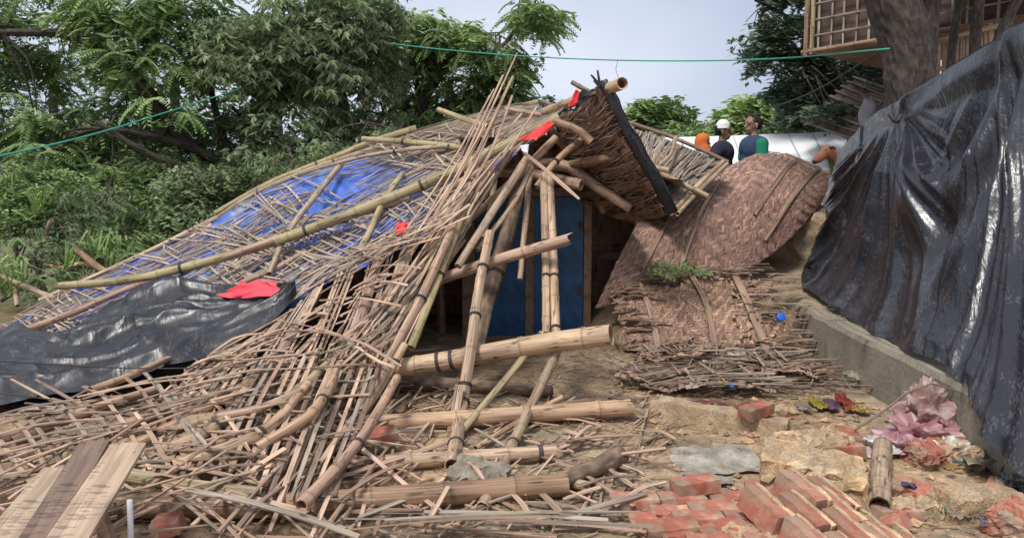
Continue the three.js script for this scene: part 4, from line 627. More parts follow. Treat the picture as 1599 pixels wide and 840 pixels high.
// ================================================================ VEGETATION
function sprig(kind) {                                     // list of triangles in a unit frame: +z outwards, y up; every leaflet two faces
  const T = [], R = rng(kind.length * 7), leaf = (p, dir, up, L, W) => { const s = dir.clone().cross(up).normalize(), m = p.clone().addScaledVector(dir, L * .45), e = p.clone().addScaledVector(dir, L).addScaledVector(up, -L * .18); const a = m.clone().addScaledVector(s, W).addScaledVector(up, -W * .3), b = m.clone().addScaledVector(s, -W).addScaledVector(up, -W * .3); T.push([p, a, e], [p, e, b]); };
  if (kind === 'pinnate') for (let q = 0; q < 2; q++) { const yaw = (q - .5) * 1.3 + (R() - .5) * .3; for (let i = 0; i < 11; i++) { const t = (i + 1) / 11, c = V(Math.sin(yaw) * t * .8, -.5 * t * t + .12 * t, Math.cos(yaw) * t * .8); for (const s of [-1, 1]) leaf(c, V(Math.cos(yaw) * s + Math.sin(yaw) * .4, -.25 - .3 * R(), -Math.sin(yaw) * s + Math.cos(yaw) * .4).normalize(), V(0, 1, 0), .20 * (1 - .5 * Math.abs(t - .5)), .042); } }
  else if (kind === 'narrow') for (let i = 0; i < 18; i++) { const t = R(), a = R() * 6.28, p = V((R() - .5) * .5, -.25 * t, t * .8); leaf(p, V(Math.cos(a) * .9, -.35 - .7 * R(), Math.sin(a) * .9 + .2).normalize(), V(Math.sin(a), .5, Math.cos(a)).normalize(), .34 + .16 * R(), .05); }
  else if (kind === 'oval') for (let i = 0; i < 16; i++) { const t = R(), a = R() * 6.28, p = V((R() - .5) * .7, (R() - .5) * .4 - .15 * t, t * .8); leaf(p, V(Math.cos(a), (R() - .6) * .9, Math.sin(a)).normalize(), V((R() - .5), 1, (R() - .5)).normalize(), .30 + .14 * R(), .09); }
  else if (kind === 'blade') for (let i = 0; i < 10; i++) { const a = R() * 6.28, e = V(Math.cos(a) * .6, 1, Math.sin(a) * .6).normalize(), p = V((R() - .5) * .4, 0, (R() - .5) * .4); const q = p.clone().addScaledVector(e, .6 + .3 * R()), s = V(-Math.sin(a), 0, Math.cos(a)).multiplyScalar(.03), z = q.clone().add(V(Math.cos(a) * .45, -.05 - .2 * R(), Math.sin(a) * .45)); T.push([p.clone().add(s), p.clone().sub(s), q], [q.clone().add(s), q.clone().sub(s), z], [p.clone().add(s), q, q.clone().add(s)]); }
  return T;
}
const SPRIG = Object.fromEntries(['pinnate', 'narrow', 'oval', 'blade'].map((k) => [k, sprig(k)]));
const leafMat = mat([1, 1, 1], { phys: true, roughness: .75, transmission: .35, thickness: 0, ior: 1.35 });
// clumps: [px, py, distance, half width px, half height px, sprays, tone 0..1]
function crownGeo(clumps, kind, size, seed, cols) {
  const R = rng(seed), P = [], C = [], T = SPRIG[kind], q = new THREE.Quaternion(), e = new THREE.Euler(), tmp = V(0, 0, 0);
  for (const [px, py, d, hw, hh, n0, tone = .5] of clumps) { const n = n0 * 1.35;
    const c = at(px, py, d), rx = hw / FOCAL * d, ry = hh / FOCAL * d, rz = Math.max(.5, (rx + ry) * .5);
    for (let k = 0; k < n; k++) {
      const a = R() * 6.28, z = R() * 2 - 1, r = Math.pow(R(), .45) * (.86 + .28 * noise(Math.cos(a) * 2 + px, z * 2 + py, Math.sin(a) * 2)), s = Math.sqrt(1 - z * z), dir = [s * Math.cos(a), z, s * Math.sin(a)];
      if (fbm(dir[0] * r * rx * 1.6 + px, dir[1] * r * ry * 1.6 + py, dir[2] * r * rz * 1.6, 3) < .465) continue;           // gaps between boughs
      const pos = V(c.x + dir[0] * r * rx, c.y + dir[1] * r * ry, c.z + dir[2] * r * rz);
      if (kind === 'blade') e.set(0, R() * 6.28, 0); else e.set((R() - .5) * .7 + .15, Math.atan2(dir[0], dir[2]) + (R() - .5) * 1.6, (R() - .5) * .7, 'YXZ'); q.setFromEuler(e);
      const L = size * (.5 + .9 * R()), f = Math.min(1, Math.max(0, tone + (R() - .5) * .55)), j = .8 + .4 * R(), col = [0, 1, 2].map((i) => lerp(cols[0][i], cols[1][i], f) * j);
      for (const t of (R() < .16 ? SPRIG.oval : T)) { const g = .85 + .3 * R(); for (const v of t) { tmp.copy(v).multiplyScalar(L).applyQuaternion(q).add(pos); P.push(tmp.x, tmp.y, tmp.z); C.push(col[0] * g, col[1] * g, col[2] * g); } }
    }
  }
  const g = new THREE.BufferGeometry(); g.setAttribute('position', new THREE.Float32BufferAttribute(P, 3)); g.setAttribute('color', new THREE.Float32BufferAttribute(C, 3)); g.setAttribute('uv', new THREE.Float32BufferAttribute(new Float32Array(P.length / 3 * 2), 2)); g.computeVertexNormals(); return g;
}
const GREEN = { fresh: [[.095, .165, .050], [.31, .43, .14]], olive: [[.12, .175, .070], [.31, .37, .17]], grey: [[.100, .145, .070], [.33, .40, .20]], dark: [[.050, .085, .048], [.14, .205, .10]] };
function tree(name, label, cat, { trunk = [], limbs = [], clumps, kind, size, seed, col, group, bark = M.bark }) {
  const t = thing(name, label, cat, group);
  trunk.forEach(([px, r0, r1]) => { const gb = new GB(); tube(gb, px.map((q) => at(...q)), r0, r1, 10, .15, .18); mesh('trunk', gb.build(), bark, t); });
  limbs.forEach(([px, r0, r1]) => { const gb = new GB(); tube(gb, px.map((q) => at(...q)), r0, r1, 7, .2, .15); mesh('limb', gb.build(), bark, t); });
  { // twigs reaching from the limbs into every clump
    const R = rng(seed + 5), gb = new GB(), ends = [...trunk, ...limbs].flatMap(([px]) => px.map((q) => at(...q)));
    if (ends.length) for (const [px, py, d, hw, hh] of clumps) { const c = at(px, py, d); let best = ends[0]; for (const e of ends) if (e.distanceTo(c) < best.distanceTo(c)) best = e; for (let k = 0; k < 3; k++) { const w = hw / FOCAL * d, h = hh / FOCAL * d, e = c.clone().add(V((R() - .5) * 1.4 * w, (R() - .5) * 1.4 * h, (R() - .5) * w)), m = best.clone().lerp(e, .55).add(V((R() - .5) * .3, .15 + .2 * R(), (R() - .5) * .3)); tube(gb, [best, m, e], .024, .006, 5, .3, 0, 1, false); } }
    if (gb.n) stuff(mesh('twigs', gb.build(), bark, t));
  }
  mesh('crown', crownGeo(clumps, kind, size, seed, GREEN[col]), leafMat, t);
  return t;
}
tree('feathery_tree', 'spreading feathery-leaved tree with dark arching limbs behind the low end of the roof', 'tree', { seed: 1, kind: 'pinnate', size: .42, col: 'fresh', bark: M.barkDark,
  trunk: [[[[470, 400, 13.5], [420, 320, 13.2], [370, 270, 13], [300, 235, 12.8]], .14, .10]],
  limbs: [[[[300, 235, 12.8], [235, 150, 12.6], [170, 85, 12.4], [110, 55, 12.2], [0, 50, 12]], .13, .05], [[[400, 300, 13.1], [320, 240, 12.6], [250, 215, 12.2], [160, 200, 12]], .10, .04], [[[380, 290, 13.2], [345, 205, 13], [330, 120, 13], [360, 60, 13]], .08, .03], [[[420, 330, 13.2], [350, 290, 12.6], [230, 240, 12], [150, 190, 11.8]], .09, .04], [[[440, 330, 13.4], [420, 260, 13.2], [400, 210, 13.2], [360, 165, 13]], .09, .03]],
  clumps: [[60, 20, 13, 110, 45, 260, .5], [190, 25, 12.6, 100, 55, 330, .65], [120, 95, 13.4, 80, 40, 150, .3], [40, 130, 13.4, 80, 60, 210, .35], [220, 95, 12.4, 75, 45, 230, .6], [290, 30, 13, 80, 55, 240, .5], [30, 190, 12.2, 75, 50, 260, .7], [110, 215, 12.4, 85, 45, 240, .45], [190, 190, 13, 80, 45, 190, .35], [255, 165, 12, 40, 25, 90, .8], [60, 265, 11.8, 95, 45, 260, .55], [170, 280, 12.2, 90, 42, 220, .4], [270, 275, 12.6, 80, 45, 190, .4], [330, 190, 13.6, 70, 60, 160, .3], [-40, 90, 12.8, 70, 120, 220, .5]] });
tree('willow_leaved_tree', 'grey-green tree with narrow drooping leaves rising behind the roof ridge', 'tree', { seed: 2, kind: 'narrow', size: .36, col: 'grey',
  trunk: [[[[560, 330, 13.8], [545, 240, 13.6], [530, 150, 13.5], [500, 60, 13.4], [480, -40, 13.4]], .17, .08]],
  limbs: [[[[540, 200, 13.6], [470, 160, 13.2], [400, 120, 13]], .07, .03], [[[530, 130, 13.5], [580, 80, 13.3], [610, 30, 13.2]], .06, .02], [[[555, 270, 13.6], [470, 230, 13.2], [410, 205, 13]], .06, .03], [[[550, 250, 13.6], [600, 180, 13.4], [640, 150, 13.3]], .06, .02]],
  clumps: [[380, 60, 12.8, 65, 50, 330, .6], [470, 40, 12.8, 70, 60, 360, .5], [560, 30, 13, 60, 60, 300, .55], [360, 110, 12.6, 50, 45, 240, .7], [440, 120, 12.8, 65, 45, 300, .5], [530, 120, 13, 60, 50, 250, .4], [470, 185, 13, 75, 40, 280, .4], [400, 180, 13, 50, 40, 190, .35], [560, 200, 13.2, 55, 50, 220, .4], [510, 245, 13, 90, 35, 260, .35], [420, 255, 12.8, 70, 35, 190, .4], [590, 90, 13.4, 30, 60, 130, .5], [340, 60, 13.2, 30, 40, 90, .6], [360, 285, 12.5, 45, 30, 120, .4]] });
tree('leafy_tree', 'bright green tree with a spray of leaves on a bare bough above the ridge', 'tree', { seed: 3, kind: 'pinnate', size: .36, col: 'fresh',
  trunk: [[[[640, 320, 15], [650, 240, 15], [660, 160, 15], [690, 110, 14.8]], .16, .09]],
  limbs: [[[[690, 110, 14.8], [780, 75, 14.4], [810, 40, 14.2], [835, 15, 14.2]], .06, .025], [[[650, 200, 15], [600, 95, 15], [570, 90, 15]], .05, .02], [[[660, 180, 15], [740, 140, 14.6], [800, 130, 14.4]], .06, .02], [[[655, 150, 15], [640, 60, 15]], .05, .02]],
  clumps: [[650, 40, 14.6, 32, 25, 90, .75], [690, 55, 14.5, 55, 32, 200, .8], [740, 70, 14.4, 45, 28, 150, .75], [650, 95, 14.8, 45, 30, 150, .5], [720, 105, 14.6, 60, 35, 210, .5], [785, 90, 14.4, 35, 25, 100, .6], [660, 150, 15, 50, 40, 160, .3], [740, 150, 14.8, 60, 40, 210, .3], [800, 150, 14.6, 28, 35, 90, .3], [840, 30, 14.1, 36, 30, 150, .8], [855, 50, 14.1, 22, 22, 70, .7], [815, 20, 14.2, 22, 22, 60, .6], [640, 205, 14.4, 45, 35, 140, .6], [700, 195, 14.6, 55, 30, 140, .35], [600, 175, 15, 40, 40, 90, .3], [800, 110, 14.5, 25, 20, 50, .5]] });
// darker trees standing behind, filling the wood
const WOOD = 'trees standing in the wood behind';
[[[80, 120, 21, 120, 130, 230, .3], [40, 260, 20, 120, 100, 230, .3], [140, 300, 20, 90, 90, 200, .3]], [[270, 130, 20, 90, 120, 170, .25], [260, 270, 19, 90, 90, 280, .3], [330, 330, 19, 70, 70, 160, .3]], [[430, 160, 21, 90, 130, 170, .25], [440, 290, 20, 90, 80, 260, .3]], [[570, 190, 21, 80, 110, 140, .25], [640, 240, 20, 60, 70, 160, .35], [540, 280, 20, 70, 60, 160, .3]], [[700, 190, 19, 80, 50, 190, .3], [780, 190, 19, 60, 40, 120, .25], [840, 175, 19, 30, 25, 40, .3]]].forEach((clumps, k) => {
  const c = clumps[0]; tree('wood_tree', ['dark tree in the wood behind the feathery boughs, at the edge of the scene', 'dark tree in the wood behind the arching limbs', 'dark tree in the wood behind the narrow-leaved tree', 'dark tree in the wood between the narrow-leaved tree and the bright one', 'low dark tree just above the ridge behind the lath fan'][k], 'tree', { seed: 20 + k, kind: 'oval', size: .55, col: k % 2 ? 'olive' : 'dark', group: WOOD, trunk: [[[[c[0] + 20, 440, c[2]], [c[0] + 6, 250, c[2]], [c[0], 120, c[2]]], .2, .1]], clumps });
});
// undergrowth between the wood and the fallen roof
const BUSH = 'bushes along the low end of the roof';
[[[60, 300, 10.6, 85, 45, 240, .7], [20, 340, 10.2, 60, 50, 190, .75]], [[150, 330, 10.4, 70, 45, 220, .5], [110, 380, 9.9, 60, 40, 170, .45]], [[230, 340, 10.6, 60, 50, 210, .55], [200, 385, 9.8, 50, 30, 130, .5]], [[310, 300, 11.0, 60, 45, 190, .45], [290, 345, 10.5, 45, 30, 110, .45], [370, 290, 11.2, 45, 30, 110, .4]], [[20, 395, 9.6, 60, 40, 150, .6], [60, 430, 9.2, 60, 25, 120, .55]], [[450, 265, 11.2, 70, 30, 140, .4], [540, 235, 11.4, 60, 24, 120, .45], [620, 212, 11.6, 40, 20, 80, .5]]].forEach((clumps, k) => {
  const c = clumps[0], b = clumps[clumps.length - 1]; tree('bush', ['light green bush nearest the edge of the scene, below the green rope', 'grey-green bush behind the snapped branch', 'mid-green bush above the low corner of the roof', 'shadowy bush beneath the arching tree limbs', 'low bush around the pale bare branch', 'low shrubs peeping over the far roof verge'][k], 'bush', { seed: 40 + k, kind: ['oval', 'narrow', 'pinnate', 'oval', 'pinnate', 'narrow'][k], size: [.20, .2, .24, .24, .2, .24][k], col: ['fresh', 'grey', 'fresh', 'olive', 'fresh', 'olive'][k], group: BUSH, limbs: [[[[c[0], 450, c[2]], [c[0] + 5, c[1], c[2]]], .03, .015], [[[b[0] + 10, 455, b[2]], [b[0], b[1], b[2]]], .03, .015]], clumps });
});
{ const g = crownGeo([[50, 330, 10.2, 60, 30, 30, .8], [100, 410, 9.6, 100, 24, 60, .6], [30, 450, 9.0, 60, 18, 60, .6]], 'blade', .36, 70, GREEN.fresh); setData(mesh('tall_grass', g, leafMat, scene), 'tall grass blades among the bushes', 'grass', null, 'stuff'); }
// far trees over the white shelter
const FAR = 'trees far behind the white shelter';
tree('far_tree', 'round-crowned green tree far off beside the gable peak', 'tree', { seed: 60, kind: 'oval', size: .75, col: 'fresh', group: FAR, trunk: [[[[1025, 260, 30], [1025, 200, 30]], .25, .15]], clumps: [[1022, 172, 30, 38, 20, 190, .6], [1005, 190, 30, 32, 18, 130, .5], [1040, 190, 30, 34, 22, 150, .45], [1060, 205, 30, 30, 14, 90, .4], [1000, 208, 30, 30, 14, 80, .4]] });
tree('far_tree', 'low far row of green bush between the round tree and the men', 'tree', { seed: 61, kind: 'oval', size: .6, col: 'fresh', group: FAR, trunk: [[[[1095, 260, 26], [1095, 205, 26]], .12, .08]], clumps: [[1085, 206, 26, 30, 12, 90, .6], [1115, 206, 25, 26, 12, 80, .6], [1060, 212, 26, 40, 8, 60, .5], [1000, 216, 27, 50, 10, 60, .5]] });
tree('far_tree', 'bright rounded tree rising behind the man in the patterned shirt', 'tree', { seed: 62, kind: 'oval', size: .5, col: 'fresh', group: FAR, trunk: [[[[1200, 260, 20], [1200, 190, 20]], .16, .1]], clumps: [[1195, 165, 20, 38, 20, 190, .85], [1165, 182, 20, 30, 22, 140, .75], [1225, 185, 19.6, 36, 26, 190, .7], [1150, 205, 20, 24, 12, 70, .6], [1190, 202, 19.6, 50, 16, 160, .6], [1260, 200, 19, 40, 20, 130, .5]] });
tree('dark_leaved_tree', 'dark small-leaved tree hanging over the white shelter, beside the thick trunk', 'tree', { seed: 63, kind: 'oval', size: .30, col: 'dark', bark: M.barkDark,
  trunk: [[[[1318, 260, 13.2], [1318, 190, 13.2], [1305, 130, 13.2], [1280, 60, 13.2], [1260, -40, 13.2]], .12, .07]], limbs: [[[[1305, 130, 13.2], [1250, 105, 13], [1200, 60, 12.8]], .06, .02], [[[1310, 160, 13.2], [1350, 120, 13], [1390, 80, 12.8]], .06, .02], [[[1285, 80, 13.2], [1220, 20, 13], [1180, 0, 12.8]], .05, .02]],
  clumps: [[1200, 15, 12.8, 40, 30, 230, .5], [1185, 55, 12.8, 30, 28, 160, .5], [1230, 60, 12.8, 40, 40, 270, .4], [1250, 10, 13, 40, 40, 260, .4], [1225, 100, 12.9, 38, 26, 190, .35], [1270, 110, 12.9, 45, 30, 250, .3], [1330, 110, 13, 50, 30, 250, .25], [1290, 150, 13, 50, 28, 230, .3], [1345, 155, 13.9, 40, 26, 170, .3], [1245, 145, 13.2, 30, 20, 90, .4], [1265, 180, 14.6, 50, 22, 180, .6], [1215, 200, 15, 40, 10, 90, .6], [1330, 190, 14.6, 50, 18, 130, .4], [1320, 140, 11.8, 40, 25, 120, .25], [1300, 175, 11.6, 30, 16, 60, .3], [1375, 110, 13.4, 30, 50, 150, .25]] });
{ // thick trunk that the big sheet is tied to
  const t = thing('thick_trunk_tree', 'tree with a thick grey-brown trunk rising out of the black sheet', 'tree');
  const gb = new GB(), P = [[1418, 420, 7.6], [1420, 250, 7.6], [1422, 160, 7.6], [1420, 100, 7.6], [1408, 40, 7.6], [1396, -10, 7.6], [1380, -80, 7.6]].map((q) => at(...q)); tube(gb, P, .20, .235, 18, .05, .16); mesh('trunk', gb.build(), M.barkDark, t);
  const g2 = new GB(); tube(g2, [[1432, 130, 7.62], [1442, 60, 7.65], [1446, 0, 7.7], [1450, -80, 7.7]].map((q) => at(...q)), .15, .10, 14, .06, .15); mesh('limb', g2.build(), M.barkDark, t);
  mesh('crown', crownGeo([[1420, -120, 8, 200, 60, 260, .4], [1540, -90, 8.5, 120, 50, 160, .4]], 'oval', .34, 90, GREEN.dark), leafMat, t);
}
[[[[1484, 118, 8.2], [1490, 60, 8.2], [1500, 0, 8.2], [1506, -60, 8.2]], .045, 'slim stem just beside the thick trunk'], [[[1524, 100, 8], [1525, 50, 8], [1530, 0, 8], [1536, -60, 8]], .055, 'slim stem in front of the upper lattice, farther from the thick trunk'], [[[1554, 80, 7.8], [1570, 40, 7.8], [1592, -5, 7.8], [1620, -60, 7.8]], .05, 'leaning slim stem by the corner of the upper lattice']].forEach(([px, r, label], k) => tree('slim_tree', label, 'tree', { seed: 95 + k, kind: 'oval', size: .3, col: 'dark', trunk: [[px, r, r * .85]], clumps: [[px[3][0], -110, 8, 70, 40, 60, .4]] }));
// ================================================================ THINGS ON THE RISE BEHIND
{ // white sheeted shelter behind the men
  const t = thing('white_shelter', 'low shelter covered with taut white plastic sheeting behind the two men', 'shelter');
  const A = curve([[930, 222, 13.6], [1100, 216, 13.3], [1200, 213, 13.1], [1330, 208, 12.9], [1420, 205, 12.8]]), B = curve([[930, 290, 12.0], [1100, 282, 11.8], [1200, 278, 11.7], [1330, 272, 11.5], [1420, 270, 11.4]]);
  const S = (u, v) => { const p = ruled(A, B)(u, v); p.y -= .035 * Math.abs(Math.sin(u * 15)) ** .5 * Math.sin(Math.PI * v) - .035 + .02 * (fbm(u * 12 + v * 5, v * 4, 3, 3) - .5); return p; };
  mesh('sheet', sheet(S, 90, 16), M.white, t);
  mesh('wall', sheet((u, v) => { const p = S(u, 1).add(V(0, -.01, -.05)); p.y -= v * 1.2; return p; }, 20, 2), M.white, t);
  mesh('rear_slope', sheet((u, v) => { const p = S(u, 0).add(V(0, -.01, 0)); p.z -= v * 1.5; p.y -= v * .8; return p; }, 20, 2), M.white, t);
  const seam = mat([.42, .43, .46], { roughness: .7 });
  for (const u of [.12, .25, .36, .46, .56, .63, .72, .82]) mesh('seam_rib', slatGeo([S(u, .01).add(V(0, .012, .01)), S(u + .03, .5).add(V(0, .012, .01)), S(u + .055, .99).add(V(0, .012, .01))], .018, .008, { n: 6, up: V(0, 1, 1).normalize() }), seam, t);
}
{ // lattice-walled house on the higher terrace
  const t = thing('lattice_house', 'raised house with a square bamboo lattice over dark shade-toned matting, above the black sheet', 'house');
  const bl = at(1262, 82, 10.6), br = at(1640, 22, 8.6), H = 2.0, up = V(0, 1, 0), S = (u, v) => bl.clone().lerp(br, u).addScaledVector(up, v * H), n = br.clone().sub(bl).cross(up).normalize(); if (n.z < 0) n.negate();
  mesh('matting', sheet((u, v) => S(u, v).addScaledVector(n, -.04), 30, 20, { su: 3, sv: 2, col: (u, v) => { const k = .6 + .9 * hash3(u * 29, v * 20, 3); return [k, k * .9, k * .85]; } }), mat([.085, .066, .062], { roughness: .9 }), t);  // dark matting, its base colour lowered further to take in backlit shade
  mesh('rear_wall', sheet((u, v) => S(u, v).addScaledVector(n, -2.2), 2, 2), M.weaveDark, t); mesh('side_wall', sheet((u, v) => S(.004, v).addScaledVector(n, -.05 - u * 2.1), 2, 2), M.weaveDark, t); mesh('roof', sheet((u, v) => S(u * 1.1 - .05, 1).addScaledVector(n, .3 - v * 2.8).add(V(0, .05 + .3 * Math.sin(v * 3.1), 0)), 8, 6), M.black2, t); mesh('floor', sheet((u, v) => S(u, 0).addScaledVector(n, -v * 2.2), 2, 2), M.timber, t);
  const R = rng(66), V_ = 17, H_ = 10;
  for (let i = 1; i < V_; i++) { const u = i / V_ + (R() - .5) * .006; mesh('lattice_upright', slatGeo([S(u, .01), S(u + (R() - .5) * .008, .5), S(u + (R() - .5) * .006, 1)].map((p) => p.addScaledVector(n, .018)), .026 + .008 * R(), .012, { n: 4, up: n }), i % 4 ? M.slatGrey[2] : M.slat[3], t); }
  for (let j = 1; j < H_; j++) mesh('lattice_rail', slatGeo([S(0, j / H_), S(.5, j / H_ + (R() - .5) * .01), S(1, j / H_)].map((p) => p.addScaledVector(n, .034)), .02, .012, { n: 6, up: n }), M.slatGrey[0], t);
  pole('sill_pole', [S(-.02, 0).addScaledVector(n, .05), S(.5, 0).addScaledVector(n, .05), S(1, 0).addScaledVector(n, .05)], .035, .035, M.culmBrown[0], t); pole('corner_pole', [S(0, -.03).addScaledVector(n, .05), S(0, 1).addScaledVector(n, .05)], .035, .035, M.culmBrown[0], t); pole('corner_pole', [S(.03, -.02).addScaledVector(n, .05), S(.028, 1).addScaledVector(n, .05)], .03, .03, M.culmGreen[1], t);
  for (const u of [.66, .98]) { const p = S(u, 0); pole('stilt', [p.clone().addScaledVector(n, -.1), V(p.x, G(p.x, -p.z) - .1, p.z).addScaledVector(n, -.1)], .06, .06, M.culmBrown[0], t); const q = S(u, 0).addScaledVector(n, -2); pole('stilt', [q, V(q.x, G(q.x, -q.z) - .1, q.z)], .06, .06, M.culmBrown[0], t); }
}
{ // little picket of sticks under the house
  const t = thing('stick_fence', 'short picket of pale sticks between the slim stems under the lattice house', 'fence'), R = rng(3);
  for (let k = 0; k < 11; k++) { const x = 1468 + k * 9; mesh('stick', slatGeo([at(x, 62 - k * 3 + 5 * R(), 8.6), at(x + (R() - .5) * 8, 135 - k * 4, 8.6)], .04, .02, { n: 2, up: V(0, 0, 1) }), M.slat[k % 3], t); }
  pole('rail', [[1455, 66, 8.5], [1580, 35, 8.5]], .03, .03, M.culmGreen[1], t); pole('rail', [[1460, 110, 8.5], [1580, 75, 8.5]], .025, .025, M.culm[0], t);
}
{ // brown shed with a slatted roof under the trees
  const t = thing('slatted_shed', 'small brown shed with a slatted roof in the shade under the dark tree', 'shed');
  const A = curve([[1262, 192, 12], [1300, 150, 12], [1335, 120, 12]]), B = curve([[1330, 215, 11], [1362, 175, 11], [1395, 140, 11]]), S = ruled(A, B);
  mesh('roof_board', sheet((u, v) => S(u, v).add(V(0, -.03, 0)), 6, 6), M.weaveDark, t);
  for (let k = 0; k < 9; k++) mesh('roof_slat', slatGeo([S(k / 8, -.04), S(k / 8, 1.04)], .07, .02, { n: 2 }), k % 2 ? M.slatGrey[1] : M.slatGrey[3], t);
  mesh('wall', sheet((u, v) => { const p = S(u * .9 + .02, .9); p.y = lerp(p.y - .03, 1.0, v); return p; }, 4, 4), M.weaveDark, t);
  for (const u of [.05, .5, .95]) { const p = S(u, .95); pole('post', [p.clone().add(V(0, -.04, .03)), V(p.x, 1.0, p.z + .03)], .04, .04, M.culmBrown[0], t); }
  const tp = (u, v) => at(1345 + 48 * u, 150 + 48 * v + 10 * Math.sin(u * 3), 10.6 - .8 * v).add(V(0, .05 * Math.sin(u * 9 + v * 4), .08 * Math.sin(v * 7 + u * 3)));
  top('grey_tarp', sheet(tp, 24, 24), mat([.16, .15, .17], { roughness: .5 }), 'grey plastic sheet hung between the slatted shed and the thick trunk', 'tarp');
}
{ // strip of pale timber lying along the bank behind the mat
  top('bank_plank', slatGeo([at(1262, 268, 10.4), at(1300, 268, 10.3)], .09, .04, { n: 2 }), M.plank, 'pale plank on the mud bank just behind the bulging mat', 'plank');
  const S = (u, v) => at(1292 + 24 * u + 8 * (1 - v), 278 - 34 * v, 9.9 + .2 * u).add(V(0, 0, .05 * Math.sin(u * 6)));
  top('green_cloth', sheet(S, 12, 12), mat([.10, .13, .05], { roughness: .9 }), 'olive green cloth hanging below the calf at the sheet edge', 'cloth');
  const bk = lump(1.5, 1.0, 1.7, { rough: .09, seed: 12, n: 26, round: .6, crease: 3 }); bk.rotateY(-.5); bk.translate(...at(1268, 360, 9.5).add(V(.1, -.22, 0)).toArray()); top('mud_bank', bk, M.mud, 'orange mud bank face at the end of the bulging mat', 'bank');
}
// ================================================================ PEOPLE AND A CALF
function skin(bones, res, lo, hi, k, extra) {             // smooth union of tapered capsules, meshed
  const mc = new MarchingCubes(res, new THREE.MeshStandardMaterial(), false, false, 60000), N = res, c = lo.clone().add(hi).multiplyScalar(.5), hs = Math.max(hi.x - lo.x, hi.y - lo.y, hi.z - lo.z) / 2, hv = hi.clone().sub(lo).multiplyScalar(.5), a = V(0, 0, 0), b = V(0, 0, 0);
  const sd = (p) => { let d = 1e3; for (const [A, B, r0, r1] of bones) { a.copy(p).sub(A); b.copy(B).sub(A); const t = Math.min(1, Math.max(0, a.dot(b) / Math.max(1e-9, b.lengthSq()))), q = a.addScaledVector(b, -t).length() - lerp(r0, r1, t); const h = Math.max(k - Math.abs(d - q), 0) / k; d = Math.min(d, q) - h * h * k * .25; } return extra ? extra(p, d) : d; };
  for (let z = 0; z < N; z++) for (let y = 0; y < N; y++) for (let x = 0; x < N; x++) mc.field[z * N * N + y * N + x] = -sd(V(c.x + (x / N * 2 - 1) * hv.x * 1.06, c.y + (y / N * 2 - 1) * hv.y * 1.06, c.z + (z / N * 2 - 1) * hv.z * 1.06)) / hs * 40;
  mc.isolation = 0; mc.update(); const n = mc.count, P = new Float32Array(n * 3); for (let i = 0; i < n; i++) { P[i * 3] = c.x + mc.positionArray[i * 3] * hv.x * 1.06; P[i * 3 + 1] = c.y + mc.positionArray[i * 3 + 1] * hv.y * 1.06; P[i * 3 + 2] = c.z + mc.positionArray[i * 3 + 2] * hv.z * 1.06; }
  let g = new THREE.BufferGeometry(); g.setAttribute('position', new THREE.BufferAttribute(P, 3)); g = mergeVertices(g, 1e-5); g.computeVertexNormals(); const m = g.attributes.position.count; g.setAttribute('color', new THREE.Float32BufferAttribute(new Float32Array(m * 3).fill(1), 3)); g.setAttribute('uv', new THREE.Float32BufferAttribute(new Float32Array(m * 2), 2)); return g;
}
function joinGeo(list) { const P = [], C = [], U = [], I = []; let o = 0; for (const g of list) { const p = g.attributes.position; for (let i = 0; i < p.count; i++) { P.push(p.getX(i), p.getY(i), p.getZ(i)); C.push(1, 1, 1); U.push(0, 0); } if (g.index) for (const i of g.index.array) I.push(i + o); else for (let i = 0; i < p.count; i++) I.push(i + o); o += p.count; } const g = new THREE.BufferGeometry(); g.setAttribute('position', new THREE.Float32BufferAttribute(P, 3)); g.setAttribute('color', new THREE.Float32BufferAttribute(C, 3)); g.setAttribute('uv', new THREE.Float32BufferAttribute(U, 2)); g.setIndex(I); g.computeVertexNormals(); return g; }
